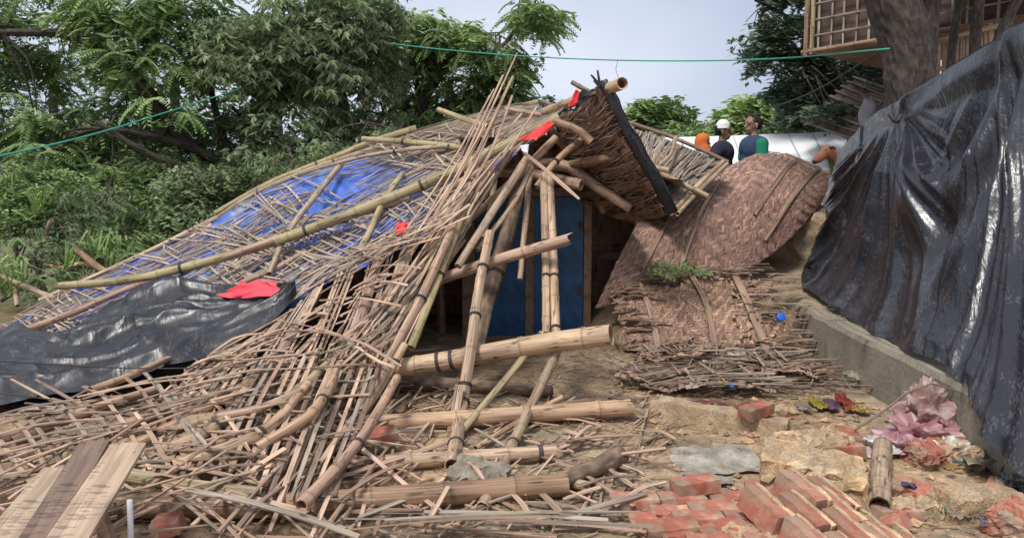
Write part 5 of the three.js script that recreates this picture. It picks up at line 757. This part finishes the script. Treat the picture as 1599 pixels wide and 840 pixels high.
// figure in its own frame: facing +z, feet at y 0, height about 1.68
function person(label, px, headTop, d, turn, o) {
  const t = thing('person', label, 'person'), b = V, arms = o.arms, hd = o.head || 0;
  const HC = b(0, 1.545, .02), legs = [[b(.1, .9, 0), b(.11, .5, .03), .085, .06], [b(.11, .5, .03), b(.12, .09, -.02), .058, .038], [b(.12, .06, -.02), b(.14, .035, .14), .042, .034], [b(-.1, .9, 0), b(-.11, .5, .03), .085, .06], [b(-.11, .5, .03), b(-.12, .09, -.02), .058, .038], [b(-.12, .06, -.02), b(-.14, .035, .14), .042, .034]];
  const torso = [[b(0, .92, 0), b(0, 1.1, 0), .12, .115], [b(0, 1.1, 0), b(0, 1.28, .01), .115, .125], [b(-.06, 1.26, .01), b(.06, 1.26, .01), .115, .115], [b(-.15, 1.315, -.01), b(.15, 1.315, -.01), .052, .052], [b(0, 1.36, -.01), b(0, 1.46, .01), .055, .05]];
  const armB = arms.flatMap(([sh, el, wr]) => [[sh, el, .052, .04], [el, wr, .038, .026]]);
  const body = skin([...torso, ...armB, ...legs], 84, b(-.5, 0, -.3), b(.5, 1.5, .36), .05);
  const ry = new THREE.Matrix4().makeRotationY(hd), HL = (x, y, z) => b(x, y, z).applyMatrix4(ry).add(HC);
  const head = skin([[HL(0, .03, -.02), HL(0, .04, .01), .083, .08], [HL(0, -.03, .025), HL(0, -.075, .045), .062, .038], [HL(0, .005, .083), HL(0, -.022, .108), .011, .014], [HL(-.03, -.055, .078), HL(.03, -.055, .078), .012, .012], [HL(-.04, .03, .07), HL(.04, .03, .07), .016, .016], [HL(-.084, .0, -.005), HL(-.09, -.035, .0), .014, .01], [HL(.084, .0, -.005), HL(.09, -.035, .0), .014, .01], [HL(0, -.06, -.01), HL(0, -.13, -.02), .05, .05]], 52, HC.clone().add(b(-.13, -.17, -.14)), HC.clone().add(b(.13, .14, .14)), .022);
  const hands = arms.map(([sh, el, wr]) => { const dir = wr.clone().sub(el).normalize(), side = dir.clone().cross(b(0, 0, 1)); if (side.lengthSq() < .01) side.set(1, 0, 0); side.normalize(); const nn = dir.clone().cross(side), pal = wr.clone().addScaledVector(dir, .075), bn = [[wr, pal, .026, .03], [wr.clone().addScaledVector(side, .015), pal.clone().addScaledVector(side, .022), .018, .016], [wr.clone().addScaledVector(side, -.015), pal.clone().addScaledVector(side, -.022), .018, .016], [wr.clone().addScaledVector(dir, .025).addScaledVector(side, .02), wr.clone().addScaledVector(dir, .06).addScaledVector(side, .055), .011, .009]];
    [-.03, -.01, .011, .03].forEach((s, i) => { const L = [.05, .068, .072, .06][i], p0 = pal.clone().addScaledVector(side, s), p1 = p0.clone().addScaledVector(dir, L * .55).addScaledVector(nn, .008), p2 = p1.clone().addScaledVector(dir, L * .45).addScaledVector(nn, .022); bn.push([p0, p1, .0095, .0085], [p1, p2, .0085, .0075]); });
    const lo = wr.clone().addScalar(-.16), hi = wr.clone().addScalar(.16); return skin(bn, 54, lo, hi, .008); });
  mesh('body', joinGeo([body, head, ...hands]), o.skin, t);
  const grow = (bs, r) => bs.map(([p, q, a, c]) => [p, q, a + r, c + r]);
  const sleeves = arms.map(([sh, el]) => [sh, sh.clone().lerp(el, o.sleeve), .066, .062]);
  const hem = o.hem || .84, shirt = skin([...grow(torso.slice(0, 4), .022), ...sleeves, [b(0, hem + .05, 0), b(0, 1.0, 0), .135, .14]], 72, b(-.45, hem - .02, -.25), b(.45, 1.45, .25), .05, (p, dd) => Math.max(dd + .022 * (fbm(p.x * 9 + p.y * 5, p.y * 7, p.z * 9, 2) - .5), hem - p.y));
  mesh('shirt', shirt, o.shirt, t); for (const s of [-1, 1]) { const g = new THREE.SphereGeometry(.012, 8, 6), c = HL(s * .032, .008, .078); g.translate(c.x, c.y, c.z); g.setAttribute('color', new THREE.Float32BufferAttribute(new Float32Array(g.attributes.position.count * 3).fill(1), 3)); mesh('eye', g, o.eye || M.lash, t); const e = new GB(); tube(e, [HL(s * .014, .03, .088), HL(s * .034, .035, .085), HL(s * .052, .028, .072)], .006, .004, 5, .01); mesh('eyebrow', e.build(), M.lash, t); }
  if (o.panel) mesh('shirt_panel', skin([...sleeves.map(([a, c, r, q]) => [a, c, r + .014, q + .014]), [b(0, hem + .05, 0), b(0, 1.0, 0), .138, .143], [b(-.13, 1.0, .0), b(-.14, 1.3, .0), .05, .05], [b(.13, 1.0, .0), b(.14, 1.3, .0), .05, .05]], 60, b(-.45, hem - .02, -.25), b(.45, 1.45, .25), .03, (p, dd) => Math.max(dd, hem + .01 - p.y, 0.1 - Math.abs(p.x))), o.panel, t);
  const rad = o.skirt ? [[b(0, .9, 0), b(0, .15, .02), .155, .2]] : [...grow(legs.filter((_, i) => i % 3 < 2), .02), [b(-.06, .9, 0), b(.06, .9, 0), .12, .12]];
  mesh(o.skirt ? 'wrap_skirt' : 'trousers', skin(rad, 60, b(-.3, .05, -.28), b(.3, 1.02, .28), .05, (p, dd) => Math.max(dd, .1 - p.y)), o.legsM, t);
  const HB = [[HL(0, .04, -.025), HL(0, .045, 0), .089, .083], [HL(0, -.02, -.05), HL(0, .02, -.045), .062, .072]];
  if (o.scarf) mesh('headscarf', skin([[HL(0, .04, -.02), HL(0, .045, .0), .103, .1], [HL(0, -.04, -.03), HL(0, -.1, .0), .1, .1], [HL(0, -.1, .03), HL(0, -.2, .05), .1, .13]], 48, HC.clone().add(b(-.2, -.36, -.2)), HC.clone().add(b(.2, .17, .22)), .05, (p, dd) => { const q = p.clone().sub(HC).applyMatrix4(new THREE.Matrix4().makeRotationY(-hd)); return Math.max(dd, .058 - Math.hypot(q.x, (q.y + .02) * .8, (q.z - .1) * .7)); }), o.scarf, t);
  else { mesh('hair', skin(HB, 48, HC.clone().add(b(-.13, -.12, -.15)), HC.clone().add(b(.13, .16, .13)), .03, (p, dd) => { const q = p.clone().sub(HC).applyMatrix4(new THREE.Matrix4().makeRotationY(-hd)); return Math.max(dd + .014 * (noise(p.x * 60, p.y * 60, p.z * 60) - .5), (q.z - .055) - Math.max(0, q.y - .05) * .5, -.055 - q.y + Math.max(0, q.z) * 1.6); }), o.hair, t);
    if (o.cap) mesh('cap', skin([[HL(0, .045, -.012), HL(0, .070, -.012), .1, .094]], 40, HC.clone().add(b(-.14, .0, -.15)), HC.clone().add(b(.14, .20, .14)), .02, (p, dd) => Math.max(dd, HC.y + .035 - p.y)), o.cap, t); }
  const top_ = at(px, headTop, d), x = top_.x, z = top_.z, y0 = G(x, d), s = (top_.y - y0) / (o.cap ? 1.70 : 1.675); t.position.set(x, y0, z); t.rotation.y = turn; t.scale.setScalar(s); return t;
}
{
  const sk = (r, g, b) => mat([r, g, b], { roughness: .55 }), cl = (r, g, b) => mat([r, g, b], { roughness: .95 });
  person('person in a white cap and navy shirt with hands on hips, talking', 1129, 187, 10.4, 1.15, { head: .0, skin: sk(.20, .11, .07), hair: cl(.012, .010, .010), cap: cl(.74, .72, .68), shirt: cl(.020, .022, .042), legsM: cl(.03, .03, .045), skirt: true, sleeve: .75, arms: [[V(.175, 1.305, 0), V(.30, 1.10, -.10), V(.17, .98, .06)], [V(-.175, 1.305, 0), V(-.30, 1.10, -.12), V(-.17, .97, .05)]] });
  person('bareheaded person in a dark blue shirt with green sleeves facing the capped one', 1179, 179, 10.0, -1.3, { skin: sk(.28, .16, .10), hair: cl(.012, .010, .010), shirt: cl(.030, .055, .105), panel: cl(.010, .20, .115), legsM: cl(.03, .03, .04), sleeve: .7, arms: [[V(.175, 1.305, 0), V(.21, 1.08, .0), V(.14, .92, .18)], [V(-.175, 1.305, 0), V(-.20, 1.09, .02), V(-.10, .90, .20)]] });
  person('person in an orange headscarf half hidden behind the rear roof', 1097, 209, 11.0, 1.9, { head: -.8, skin: sk(.27, .15, .10), scarf: cl(.60, .15, .03), shirt: cl(.32, .36, .42), legsM: cl(.10, .12, .16), skirt: true, sleeve: .9, arms: [[V(.175, 1.305, 0), V(.22, 1.08, .0), V(.16, .9, .15)], [V(-.175, 1.305, 0), V(-.22, 1.09, .02), V(-.14, .9, .15)]] });
  // calf looking out past the sheet
  const t = thing('calf', 'reddish-brown calf looking out past the edge of the black sheet', 'calf'), c = at(1290, 238, 9.9), y0 = G(c.x + .5, 10.2), b = (x, y, z) => V(c.x + x, c.y + y, c.z + z);
  const leg = (x, z, f) => { const T = c.y - .42, k = f ? [[b(x, -.42, z), V(c.x + x + .02, lerp(T, y0, .5), c.z + z), .06, .035], [V(c.x + x + .02, lerp(T, y0, .5), c.z + z), V(c.x + x, y0 + .05, c.z + z), .034, .026]] : [[b(x, -.40, z), V(c.x + x - .07, lerp(T, y0, .35), c.z + z), .09, .05], [V(c.x + x - .07, lerp(T, y0, .35), c.z + z), V(c.x + x + .07, lerp(T, y0, .66), c.z + z), .05, .032], [V(c.x + x + .07, lerp(T, y0, .66), c.z + z), V(c.x + x + .03, y0 + .05, c.z + z), .032, .026]]; return [...k, [k[k.length - 1][1], k[k.length - 1][1].clone().add(V(-.03, -.03, 0)), .034, .036]]; };
  const bones = [[b(0, .0, 0), b(-.09, -.07, .03), .062, .046], [b(-.09, -.07, .03), b(-.13, -.10, .04), .046, .04], [b(.02, .01, 0), b(.22, -.12, -.06), .065, .10], [b(.22, -.12, -.06), b(.45, -.30, -.1), .10, .16], [b(.45, -.30, -.1), b(.85, -.28, -.15), .19, .17], [b(.85, -.28, -.15), b(1.25, -.24, -.2), .17, .16], ...leg(.42, -.02, 1), ...leg(.42, -.2, 1), ...leg(1.2, -.12, 0), ...leg(1.2, -.3, 0), [b(1.38, -.16, -.2), b(1.46, -.55, -.2), .022, .014]];
  mesh('body', skin(bones, 90, V(c.x - .25, y0 - .02, c.z - .55), V(c.x + 1.55, c.y + .2, c.z + .2), .05), mat([.42, .17, .09], { roughness: .9 }), t);
  const dark = mat([.03, .025, .025], { roughness: .5 }), ball = (name, p, r, m, sx = 1, sy = 1) => { const g = new THREE.SphereGeometry(r, 10, 8); g.scale(sx, sy, 1); g.translate(p.x, p.y, p.z); g.setAttribute('color', new THREE.Float32BufferAttribute(new Float32Array(g.attributes.position.count * 3).fill(1), 3)); return mesh(name, g, m, t); };
  ball('muzzle', b(-.145, -.115, .045), .036, dark, 1, .8); ball('eye', b(-.02, .025, .058), .012, dark);
  const ear = (z, n) => { const gb = new GB(); tube(gb, [b(.03, .045, z * .6), b(.06, .06, z * 1.3), b(.08, .03, z * 1.9)], .026, .008, 7, .02); mesh('ear', gb.build(), dark, t); }; ear(.06); ear(-.06);
  for (const z of [.03, -.03]) { const gb = new GB(); tube(gb, [b(.015, .05, z), b(.02, .085, z * 1.3), b(.03, .11, z * 1.2)], .012, .004, 6, .02); mesh('horn', gb.build(), M.slat[1], t); }
}
// ================================================================ BRICK RUBBLE AND RUBBISH
const BR = [.235, .068, .112];
function place(o, p, rx = 0, ry = 0, rz = 0) { o.position.copy(p); o.rotation.set(rx, ry, rz, 'YXZ'); return o; }
const brickGeos = [1, 2, 3, 4, 5, 6].map((s) => lump(BR[0], BR[1], BR[2], { seed: s, rough: .008, n: 8, round: .16, skew: .3, crease: .8 }));
const halfGeos = [1, 2, 3].map((s) => lump(BR[0] * .55, BR[1], BR[2], { seed: s + 20, rough: .011, n: 7, round: .2, skew: .6, crease: .8 }));
const mortarGeo = [1, 2, 3].map((s) => lump(BR[0] * 1.02, .026, BR[2] * 1.0, { seed: s + 60, rough: .012, n: 6, round: .05 }));
{ // toppled piece of wall lying flat: courses seen from above
  const t = thing('brick_wall_fragment', 'toppled piece of brick wall lying flat, its courses still joined by mortar', 'brick wall'), o = gnd(1150, 822, .03), R = rng(2);
  t.position.set(o.x, G(o.x, -o.z) - .05, o.z); t.rotation.y = .06;
  const bed = lump(.66, .09, .46, { seed: 4, rough: .02, n: 12, round: .12 }); bed.translate(.02, .06, .0); mesh('mortar_bed', bed, M.mortar, t);
  for (let r = 0; r < 5; r++) for (let c = 0; c < 4; c++) { const x = -.42 + c * .246 + (r % 2 ? .11 : 0) + .01 * (R() - .5), z = -.26 + r * .122 + .008 * (R() - .5); if (x > .42 - (r === 0 ? .05 : 0) || (r === 4 && c === 3) || (r === 3 && x > .34)) continue; const half = (c === 0 && r % 2) || R() < .12; const b = mesh('brick', half ? halfGeos[Math.floor(R() * 3)] : brickGeos[Math.floor(R() * 6)], M.brick[Math.floor(R() * 3)], t); place(b, V(x, .082 + .02 * R(), z), (R() - .5) * .1, (R() - .5) * .08, (R() - .5) * .08); }
}
{ // leaning chunk: bricks on edge like a fan of slices
  const t = thing('brick_wall_fragment', 'leaning chunk of brick wall with bricks set on edge and pale mortar between', 'brick wall'), o = gnd(1300, 838, .05), R = rng(6);
  t.position.set(o.x, G(o.x, -o.z) - .06, o.z); t.scale.setScalar(1.06);
  const core = new THREE.Matrix4().makeRotationFromEuler(new THREE.Euler(.26, .42, -.10, 'YXZ')), q0 = new THREE.Quaternion().setFromRotationMatrix(core), onEdge = new THREE.Quaternion().setFromEuler(new THREE.Euler(0, Math.PI / 2, 0)).multiply(new THREE.Quaternion().setFromEuler(new THREE.Euler(Math.PI / 2, 0, 0)));
  for (let k = 0; k < 6; k++) for (let r = 0; r < 2; r++) { if ((k === 5 && r === 0) || (k === 0 && r === 2)) continue;
    const p = V(-.24 + k * .094 + .008 * (R() - .5), .12 + .02 * R() - .018 * Math.abs(k - 2) , -.16 + r * .25 + (k % 2 ? .07 : -.04) + .02 * R()).applyMatrix4(core).add(V(0, .05, 0));
    const b = mesh('brick', R() < .2 ? halfGeos[k % 3] : brickGeos[(k + r) % 6], M.brick[(k + r * 2) % 3], t); b.position.copy(p); b.quaternion.copy(q0).multiply(new THREE.Quaternion().setFromEuler(new THREE.Euler((R() - .5) * .1, (R() - .5) * .08, (R() - .5) * .12))).multiply(onEdge);
    const m = mesh('mortar', mortarGeo[(k + r) % 3], M.mortar, t); m.position.copy(p).add(V(.047, 0, 0).applyMatrix4(core)); m.quaternion.copy(q0).multiply(onEdge); }
  const cr = lump(.34, .14, .30, { seed: 9, rough: .035, n: 12, round: .3 }); cr.translate(-.28, .07, .06); mesh('mortar_crust', cr, M.mortar, t);
}
const chunk = (label, px, py, w, h, d, m, seed, rot = [0, 0, 0], o = {}) => { const t = thing('masonry_chunk', label, 'masonry'), p = gnd(px, py, 0), y = G(p.x, -p.z); const g = lump(w, h, d, { seed, rough: .030, n: 14, round: .05, skew: .7, crease: .3, ...o }); const b = mesh('block', g, m, t); b.position.y = h * .5; place(t, V(p.x, y - .01, p.z), ...rot); for (const [x, yy, z, ry, k, mi] of o.bricks || []) place(mesh('brick', o.half ? halfGeos[k % 3] : brickGeos[k % 6], M.brick[mi || 0], t), V(x, yy, z), (hash3(k, 1, 2) - .5) * .1, ry, (hash3(k, 3, 2) - .5) * .1); return t; };
chunk('big mud-capped masonry chunk tilted over red bricks behind the toppled brick wall', 1265, 772, .50, .20, .30, M.mudCake, 3, [.12, -.35, -.12], { bricks: [[-.2, .02, .12, .3, 1, 0], [-.02, .0, .16, -.2, 2, 1], [.2, .03, .13, .5, 3, 0]] });
chunk('smaller mud-capped masonry chunk behind the big tilted one', 1270, 712, .42, .11, .24, M.mudCake, 5, [.05, .25, .02], { bricks: [[-.18, .05, .10, .1, 2, 2], [.12, .06, .10, -.2, 4, 0], [.24, .08, .0, 1.2, 1, 1]] });
chunk('long tan brick block lying by the plastic rubbish near the wall', 1525, 800, .36, .13, .20, M.mudCake, 7, [0, .12, 0], { rough: .014, round: .1 });
chunk('broken red brick chunk with mortar on top below the pink plastic', 1455, 722, .26, .12, .18, M.brick[0], 8, [.1, .3, .06], { bricks: [[.16, .06, -.02, .5, 3, 2]] });
chunk('cream-coloured cracked mortar lump next to the broken red chunk', 1500, 728, .22, .10, .16, M.mortar, 9, [0, -.4, .1], {});
chunk('flat brick slab between the bamboo stub and the tan block', 1430, 770, .34, .07, .2, M.brick[2], 10, [.05, -.3, -.1], {});
chunk('half-buried brick piece next to the lower end of the bamboo stub', 1425, 805, .26, .09, .13, M.mudCake, 11, [0, .1, 0], { bricks: [[-.1, .05, .03, .1, 3, 2]] });
chunk('rusty red brick lump in the corner beside the wall', 1590, 835, .22, .14, .2, M.brick[2], 13, [.2, .5, .1], {});
chunk('grey stone lump at the foot of the concrete wall', 1330, 603, .13, .13, .12, M.concrete, 14, [.2, .6, .1], {});
chunk('flat grey stone among the slats under the fallen roof', 575, 706, .34, .08, .2, M.concrete, 15, [.1, .4, -.05], {});
chunk('grey stone under the splayed strips of the lashed frame', 745, 755, .3, .12, .2, M.concrete, 16, [.2, -.3, -.1], {});
chunk('two sand-covered red bricks by the yellow wrapper', 1205, 648, .33, .05, .16, M.mudCake, 17, [0, -.05, 0], { bricks: [[-.09, -.005, .035, .05, 2, 0], [.1, -.005, .03, -.04, 4, 1]] });
{ // low earth-and-concrete kerb across the yard
  const t = thing('earth_kerb', 'low crumbling kerb of concrete caked with earth across the yard', 'kerb'), a = gnd(1025, 650, 0), b = gnd(1235, 690, 0), L = a.distanceTo(b), g = lump(L, .13, .16, { seed: 21, rough: .02, n: 26, round: .1 }); g.rotateY(Math.atan2(-(b.z - a.z), b.x - a.x)); g.translate((a.x + b.x) / 2, .05, (a.z + b.z) / 2 - .05); mesh('kerb_block', g, M.mudCake, t);
}
// single loose bricks
[[1085, 780, .3, 'loose red brick on the corner of the toppled wall, brick face up'], [1050, 835, .1, 'loose brick at the near corner of the toppled wall'], [1395, 822, -.8, 'bright red brick sticking out beyond the leaning chunk'], [1205, 752, 1.2, 'red brick end poking out under the big mud-capped chunk'], [1180, 672, .6, 'pale brick piece standing on the earth kerb'], [262, 825, .1, 'red brick end under the slats below the wooden boards'], [345, 745, .6, 'small red brick corner deep in the slat heap'], [590, 700, .4, 'red brick showing behind the flat grey stone'], [1470, 706, .2, 'pale brick leaning at the foot of the concrete wall'], [1560, 765, .9, 'broken brick by the crumpled wrappers at the wall'], [1130, 838, .5, 'brick half out of the frame in front of the toppled wall']].forEach(([px, py, r, label], k) => { const p = gnd(px, py, .03), o = top('loose_brick', k % 3 === 2 ? halfGeos[k % 3] : brickGeos[k % 6], M.brick[k % 3], label, 'brick', 'loose bricks'); place(o, V(p.x, G(p.x, -p.z) + (k === 0 ? .08 : k === 4 ? .13 : .035) + (k === 7 ? .05 : 0), p.z), (k % 4) * .07, r, k === 2 ? .5 : (k % 3) * .06); });
{ // crumbs and pebbles
  const gb = [new GB(), new GB(), new GB()], R = rng(17);
  for (let k = 0; k < 1500; k++) { const right = R() < .72, x = right ? .9 + 1.75 * R() : -1 + 3 * R(), d = 3.2 + (right ? 2.6 : 3) * Math.pow(R(), 1.2), s = .005 + .034 * Math.pow(R(), 4), p = onG(x, d, s * .3), g = gb[k % 3], b = g.n, v = [[1, 0, 0], [-1, 0, 0], [0, 1, 0], [0, -1, 0], [0, 0, 1], [0, 0, -1]]; v.forEach((q) => g.vert(V(p.x + q[0] * s * (.7 + .7 * R()), p.y + q[1] * s * .7, p.z + q[2] * s * (.7 + .7 * R())), R(), R(), .7 + .5 * R())); for (const [a, c, e] of [[0, 2, 4], [4, 2, 1], [1, 2, 5], [5, 2, 0], [0, 4, 3], [4, 1, 3], [1, 5, 3], [5, 0, 3]]) g.tri(b + a, b + c, b + e); }
  gb.forEach((g, k) => setData(mesh('rubble_crumbs', g.build(true), [M.brick[2], M.mortar, M.concrete][k], scene), ['red brick crumbs scattered over the mud', 'pale mortar crumbs scattered over the mud', 'grey pebbles scattered over the mud'][k], 'crumbs', null, 'stuff'));
}
// wooden boards by the heap
{
  const board = (label, px, w, m, th = .02) => { const pts = px.map((q) => at(...q)), dir = pts[1].clone().sub(pts[0]), L = dir.length(), g = lump(w, th, L, { seed: px[0][0], rough: .0012, n: 4, round: .02 }), uv = g.attributes.uv, p = g.attributes.position; for (let i = 0; i < p.count; i++) uv.setXY(i, p.getX(i) * 3, p.getZ(i) * 1.2); const o = top('wooden_board', g, m, label, 'board', 'wooden boards by the heap'); o.position.copy(pts[0]).lerp(pts[1], .5); o.quaternion.setFromRotationMatrix(new THREE.Matrix4().lookAt(V(0, 0, 0), dir, V(.12, 1, .25))); return o; };
  board('pale sawn board on top of the other two, streaked with grey grain', [[100, 850, 2.62], [201, 694, 3.36]], .14, M.plank); board('dark weathered board lying under the pale sawn board', [[52, 850, 2.70], [148, 690, 3.46]], .12, M.plankGrey); board('rough pale board half buried under the dark weathered one', [[-6, 850, 2.80], [92, 733, 3.36]], .13, M.plankPale);
  const o = lump(.05, .3, .04, { seed: 5, rough: .004, n: 4 }), p = at(165, 800, 3.1); top('wooden_post', o, M.timber, 'short brown post propping up the pale sawn board', 'post'); scene.children[scene.children.length - 1].position.set(p.x, .13, p.z); scene.children[scene.children.length - 1].rotation.z = .25;
  const gb = new GB(), q = gnd(203, 838, .05); tube(gb, [q.clone().add(V(0, -.02, 0)), q.clone().add(V(-.005, .16, -.02))], .013, .013, 8, .05); top('pale_pipe', gb.build(), M.white, 'thin pale pipe standing beside the propped boards', 'pipe');
}
// plastic rubbish
{
  const R = rng(29), wr = (label, px, py, w, d, rot, rgb, amp = .04, h = .01, ro = .4) => { const c = gnd(px, py, .02), S = (u, v) => { const x = (u - .5) * w, z = (v - .5) * d, X = c.x + x * Math.cos(rot) - z * Math.sin(rot), Z = c.z + x * Math.sin(rot) + z * Math.cos(rot); return V(X, G(X, -Z) + h + amp * rdg(fbm(u * 4 + px, v * 4, 2, 3)), Z); }; return top('plastic_wrapper', sheet((u, v) => { const k = 1 - .18 * Math.max(0, Math.abs(u - .5) * 2 + Math.abs(v - .5) * 2 - 1) * noise(Math.round(u) * 3 + px, Math.round(v) * 5); return S(.5 + (u - .5) * k + .1 * (noise(v * 4, px, 3) - .5), .5 + (v - .5) * k + .1 * (noise(u * 4, px, 7) - .5)); }, 20, 20, { su: w * 3, sv: d * 3 }), mat(rgb, { roughness: ro, map: concreteTex, bumpMap: wrinkleBump, bumpScale: .01 }), label, 'wrapper', 'scraps of plastic rubbish'); };
  wr('yellow wrapper beside the purple and red ones below the wall', 1278, 632, .10, .22, .1, [.62, .50, .06]); wr('purple printed wrapper between the yellow and the red one', 1298, 634, .08, .24, .1, [.26, .13, .24]); wr('red wrapper beside the purple one below the wall', 1318, 628, .09, .3, .15, [.55, .08, .05]); wr('bright yellow torn wrapper by the bent rusty rod', 1345, 645, .12, .09, .3, [.72, .52, .03]); wr('small orange-red wrapper next to the bright yellow torn one', 1328, 640, .1, .08, -.3, [.55, .12, .03]);
  wr('faded pink plastic strip along the earth kerb', 1085, 628, .5, .06, .02, [.50, .14, .17], .02); wr('second faded pink plastic strip, at the sand-covered bricks', 1160, 632, .3, .06, -.05, [.50, .18, .2], .02); wr('pale plastic scrap beside the sand-covered bricks', 1255, 640, .1, .12, .2, [.55, .6, .56]);
  wr('wet greyish plastic sheet flat in the mud behind the toppled wall', 1120, 718, .5, .42, .06, [1, .96, .9], .03, -.004, .35); wr('white muddy plastic scrap at the edge of the toppled wall', 1105, 748, .28, .12, .2, [.8, .76, .7], .03, .003, .4);
  wr('blue wrapper between the stub and the tan block', 1420, 768, .07, .05, .4, [.10, .12, .36], .03, .05); wr('small yellow scrap above the tan block', 1485, 742, .05, .04, .2, [.7, .5, .05], .02, .06); wr('small teal scrap beside the yellow one', 1497, 738, .05, .04, .5, [.05, .35, .33], .02, .06); wr('teal plastic strip in the mud in front of the tan block', 1465, 800, .07, .1, .7, [.04, .34, .38], .05, .01); wr('purple-grey wrapper crumpled by the bottom edge of the yard', 1555, 826, .16, .08, .3, [.22, .17, .25], .06); wr('white crumpled packet by the corner lump', 1500, 808, .1, .06, -.2, [.7, .68, .63], .04);
  wr('cream plastic sheet crumpled at the foot of the wall', 1545, 738, .26, .16, .2, [.62, .56, .45], .08, .02); wr('clear greyish bag beside the cream sheet', 1590, 770, .2, .2, .5, [.45, .46, .46], .08, .02, .2);
  wr('white rag on the mud slope above the concrete wall', 1228, 392, .26, .22, .2, [.78, .76, .73], .14, .0); wr('small white scrap beside the torn corner of the mat', 1210, 436, .22, .1, 0, [.8, .8, .8], .05, .01); wr('tiny white scrap above the wall end', 1248, 437, .1, .08, .3, [.8, .8, .8], .05, .01);
  wr('blue plastic bag corner under the wooden boards', 75, 836, .3, .06, .1, [.08, .15, .42], .05, .0);
  // heap of pink and white bags against the wall
  const bag = (label, px, py, r, rgb, seed, sy = .75, up = 0) => { let g = new THREE.IcosahedronGeometry(r, 9); const p = g.attributes.position, c = V(px, 0, -py); for (let i = 0; i < p.count; i++) { const v = V(p.getX(i), p.getY(i), p.getZ(i)).normalize(), k = r * (.42 + 1.1 * Math.pow(rdg(noise(v.x * 2.1 + seed, v.y * 2.1 + 7, v.z * 2.1)), 2) + .3 * rdg(noise(v.x * 5 + seed, v.y * 5, v.z * 5 + 3))); p.setXYZ(i, v.x * k, v.y * k * sy, v.z * k); } g.computeVertexNormals(); const col = new Float32Array(p.count * 3); for (let i = 0; i < p.count; i++) { const q = fbm(p.getX(i) * 34 + seed, p.getY(i) * 34, p.getZ(i) * 34, 3) > .54; col.set(q ? [1.2, 1.45, 1.4] : [.95, .85, .85], i * 3); } g.setAttribute('color', new THREE.BufferAttribute(col, 3)); g.translate(c.x, G(c.x, -c.z) + up + r * .45 * sy, c.z); return top('crumpled_bag', g, mat(rgb, { roughness: .4 }), label, 'plastic bag', 'crumpled bags at the wall'); };
  bag('largest crumpled pink bag piled against the concrete wall', 2.47, 4.62, .17, [.34, .17, .18], 3, .6); bag('pink and white striped crumpled bag low in the pile', 2.32, 4.52, .12, [.40, .22, .24], 7, .5); bag('white crumpled bag at the near end of the pink pile', 2.17, 4.5, .085, [.5, .46, .44], 11, .5); bag('dusty pink bag leaning highest on the wall', 2.58, 4.74, .12, [.33, .22, .20], 15, 1.1, .12); bag('cream packet below the dusty pink bag', 2.52, 4.38, .09, [.5, .44, .34], 19, .8);
  // bottle caps
  const cap = (label, p, rgb, rx) => { const g = new THREE.LatheGeometry([[0, .03], [.036, .03], [.042, .024], [.044, 0], [.038, 0], [.036, .022], [0, .022]].map(([x, y]) => new THREE.Vector2(x * .8, y)), 18); g.setAttribute('color', new THREE.Float32BufferAttribute(new Float32Array(g.attributes.position.count * 3).fill(1), 3)); const o = top('bottle_cap', g, mat(rgb, { roughness: .35 }), label, 'cap'); place(o, p, rx, .4, .4); };
  cap('bright blue plastic cap on the torn corner of the mat', at(1216, 498, 6.15).add(V(0, .02, .05)), [.01, .10, .52], 1.1); const pc = gnd(1145, 606, .06); cap('dull blue plastic cap among the crushed mat strips', V(pc.x, G(pc.x, -pc.z) + .07, pc.z), [.06, .20, .42], .2);
  // green twig on the mat and in the heap
  const g1 = crownGeo([[1060, 418, 7.45, 48, 7, 60, .5]], 'oval', .10, 31, GREEN.fresh); top('leafy_twig', g1, leafMat, 'sprig of green leaves lying on the top edge of the flattened mat', 'twig');
  const g2 = crownGeo([[345, 636, 5.0, 10, 9, 8, .5]], 'oval', .10, 32, GREEN.fresh); top('leafy_twig', g2, leafMat, 'tiny green plant scrap caught in the slat heap', 'twig');
}
renderer.render(scene, camera);
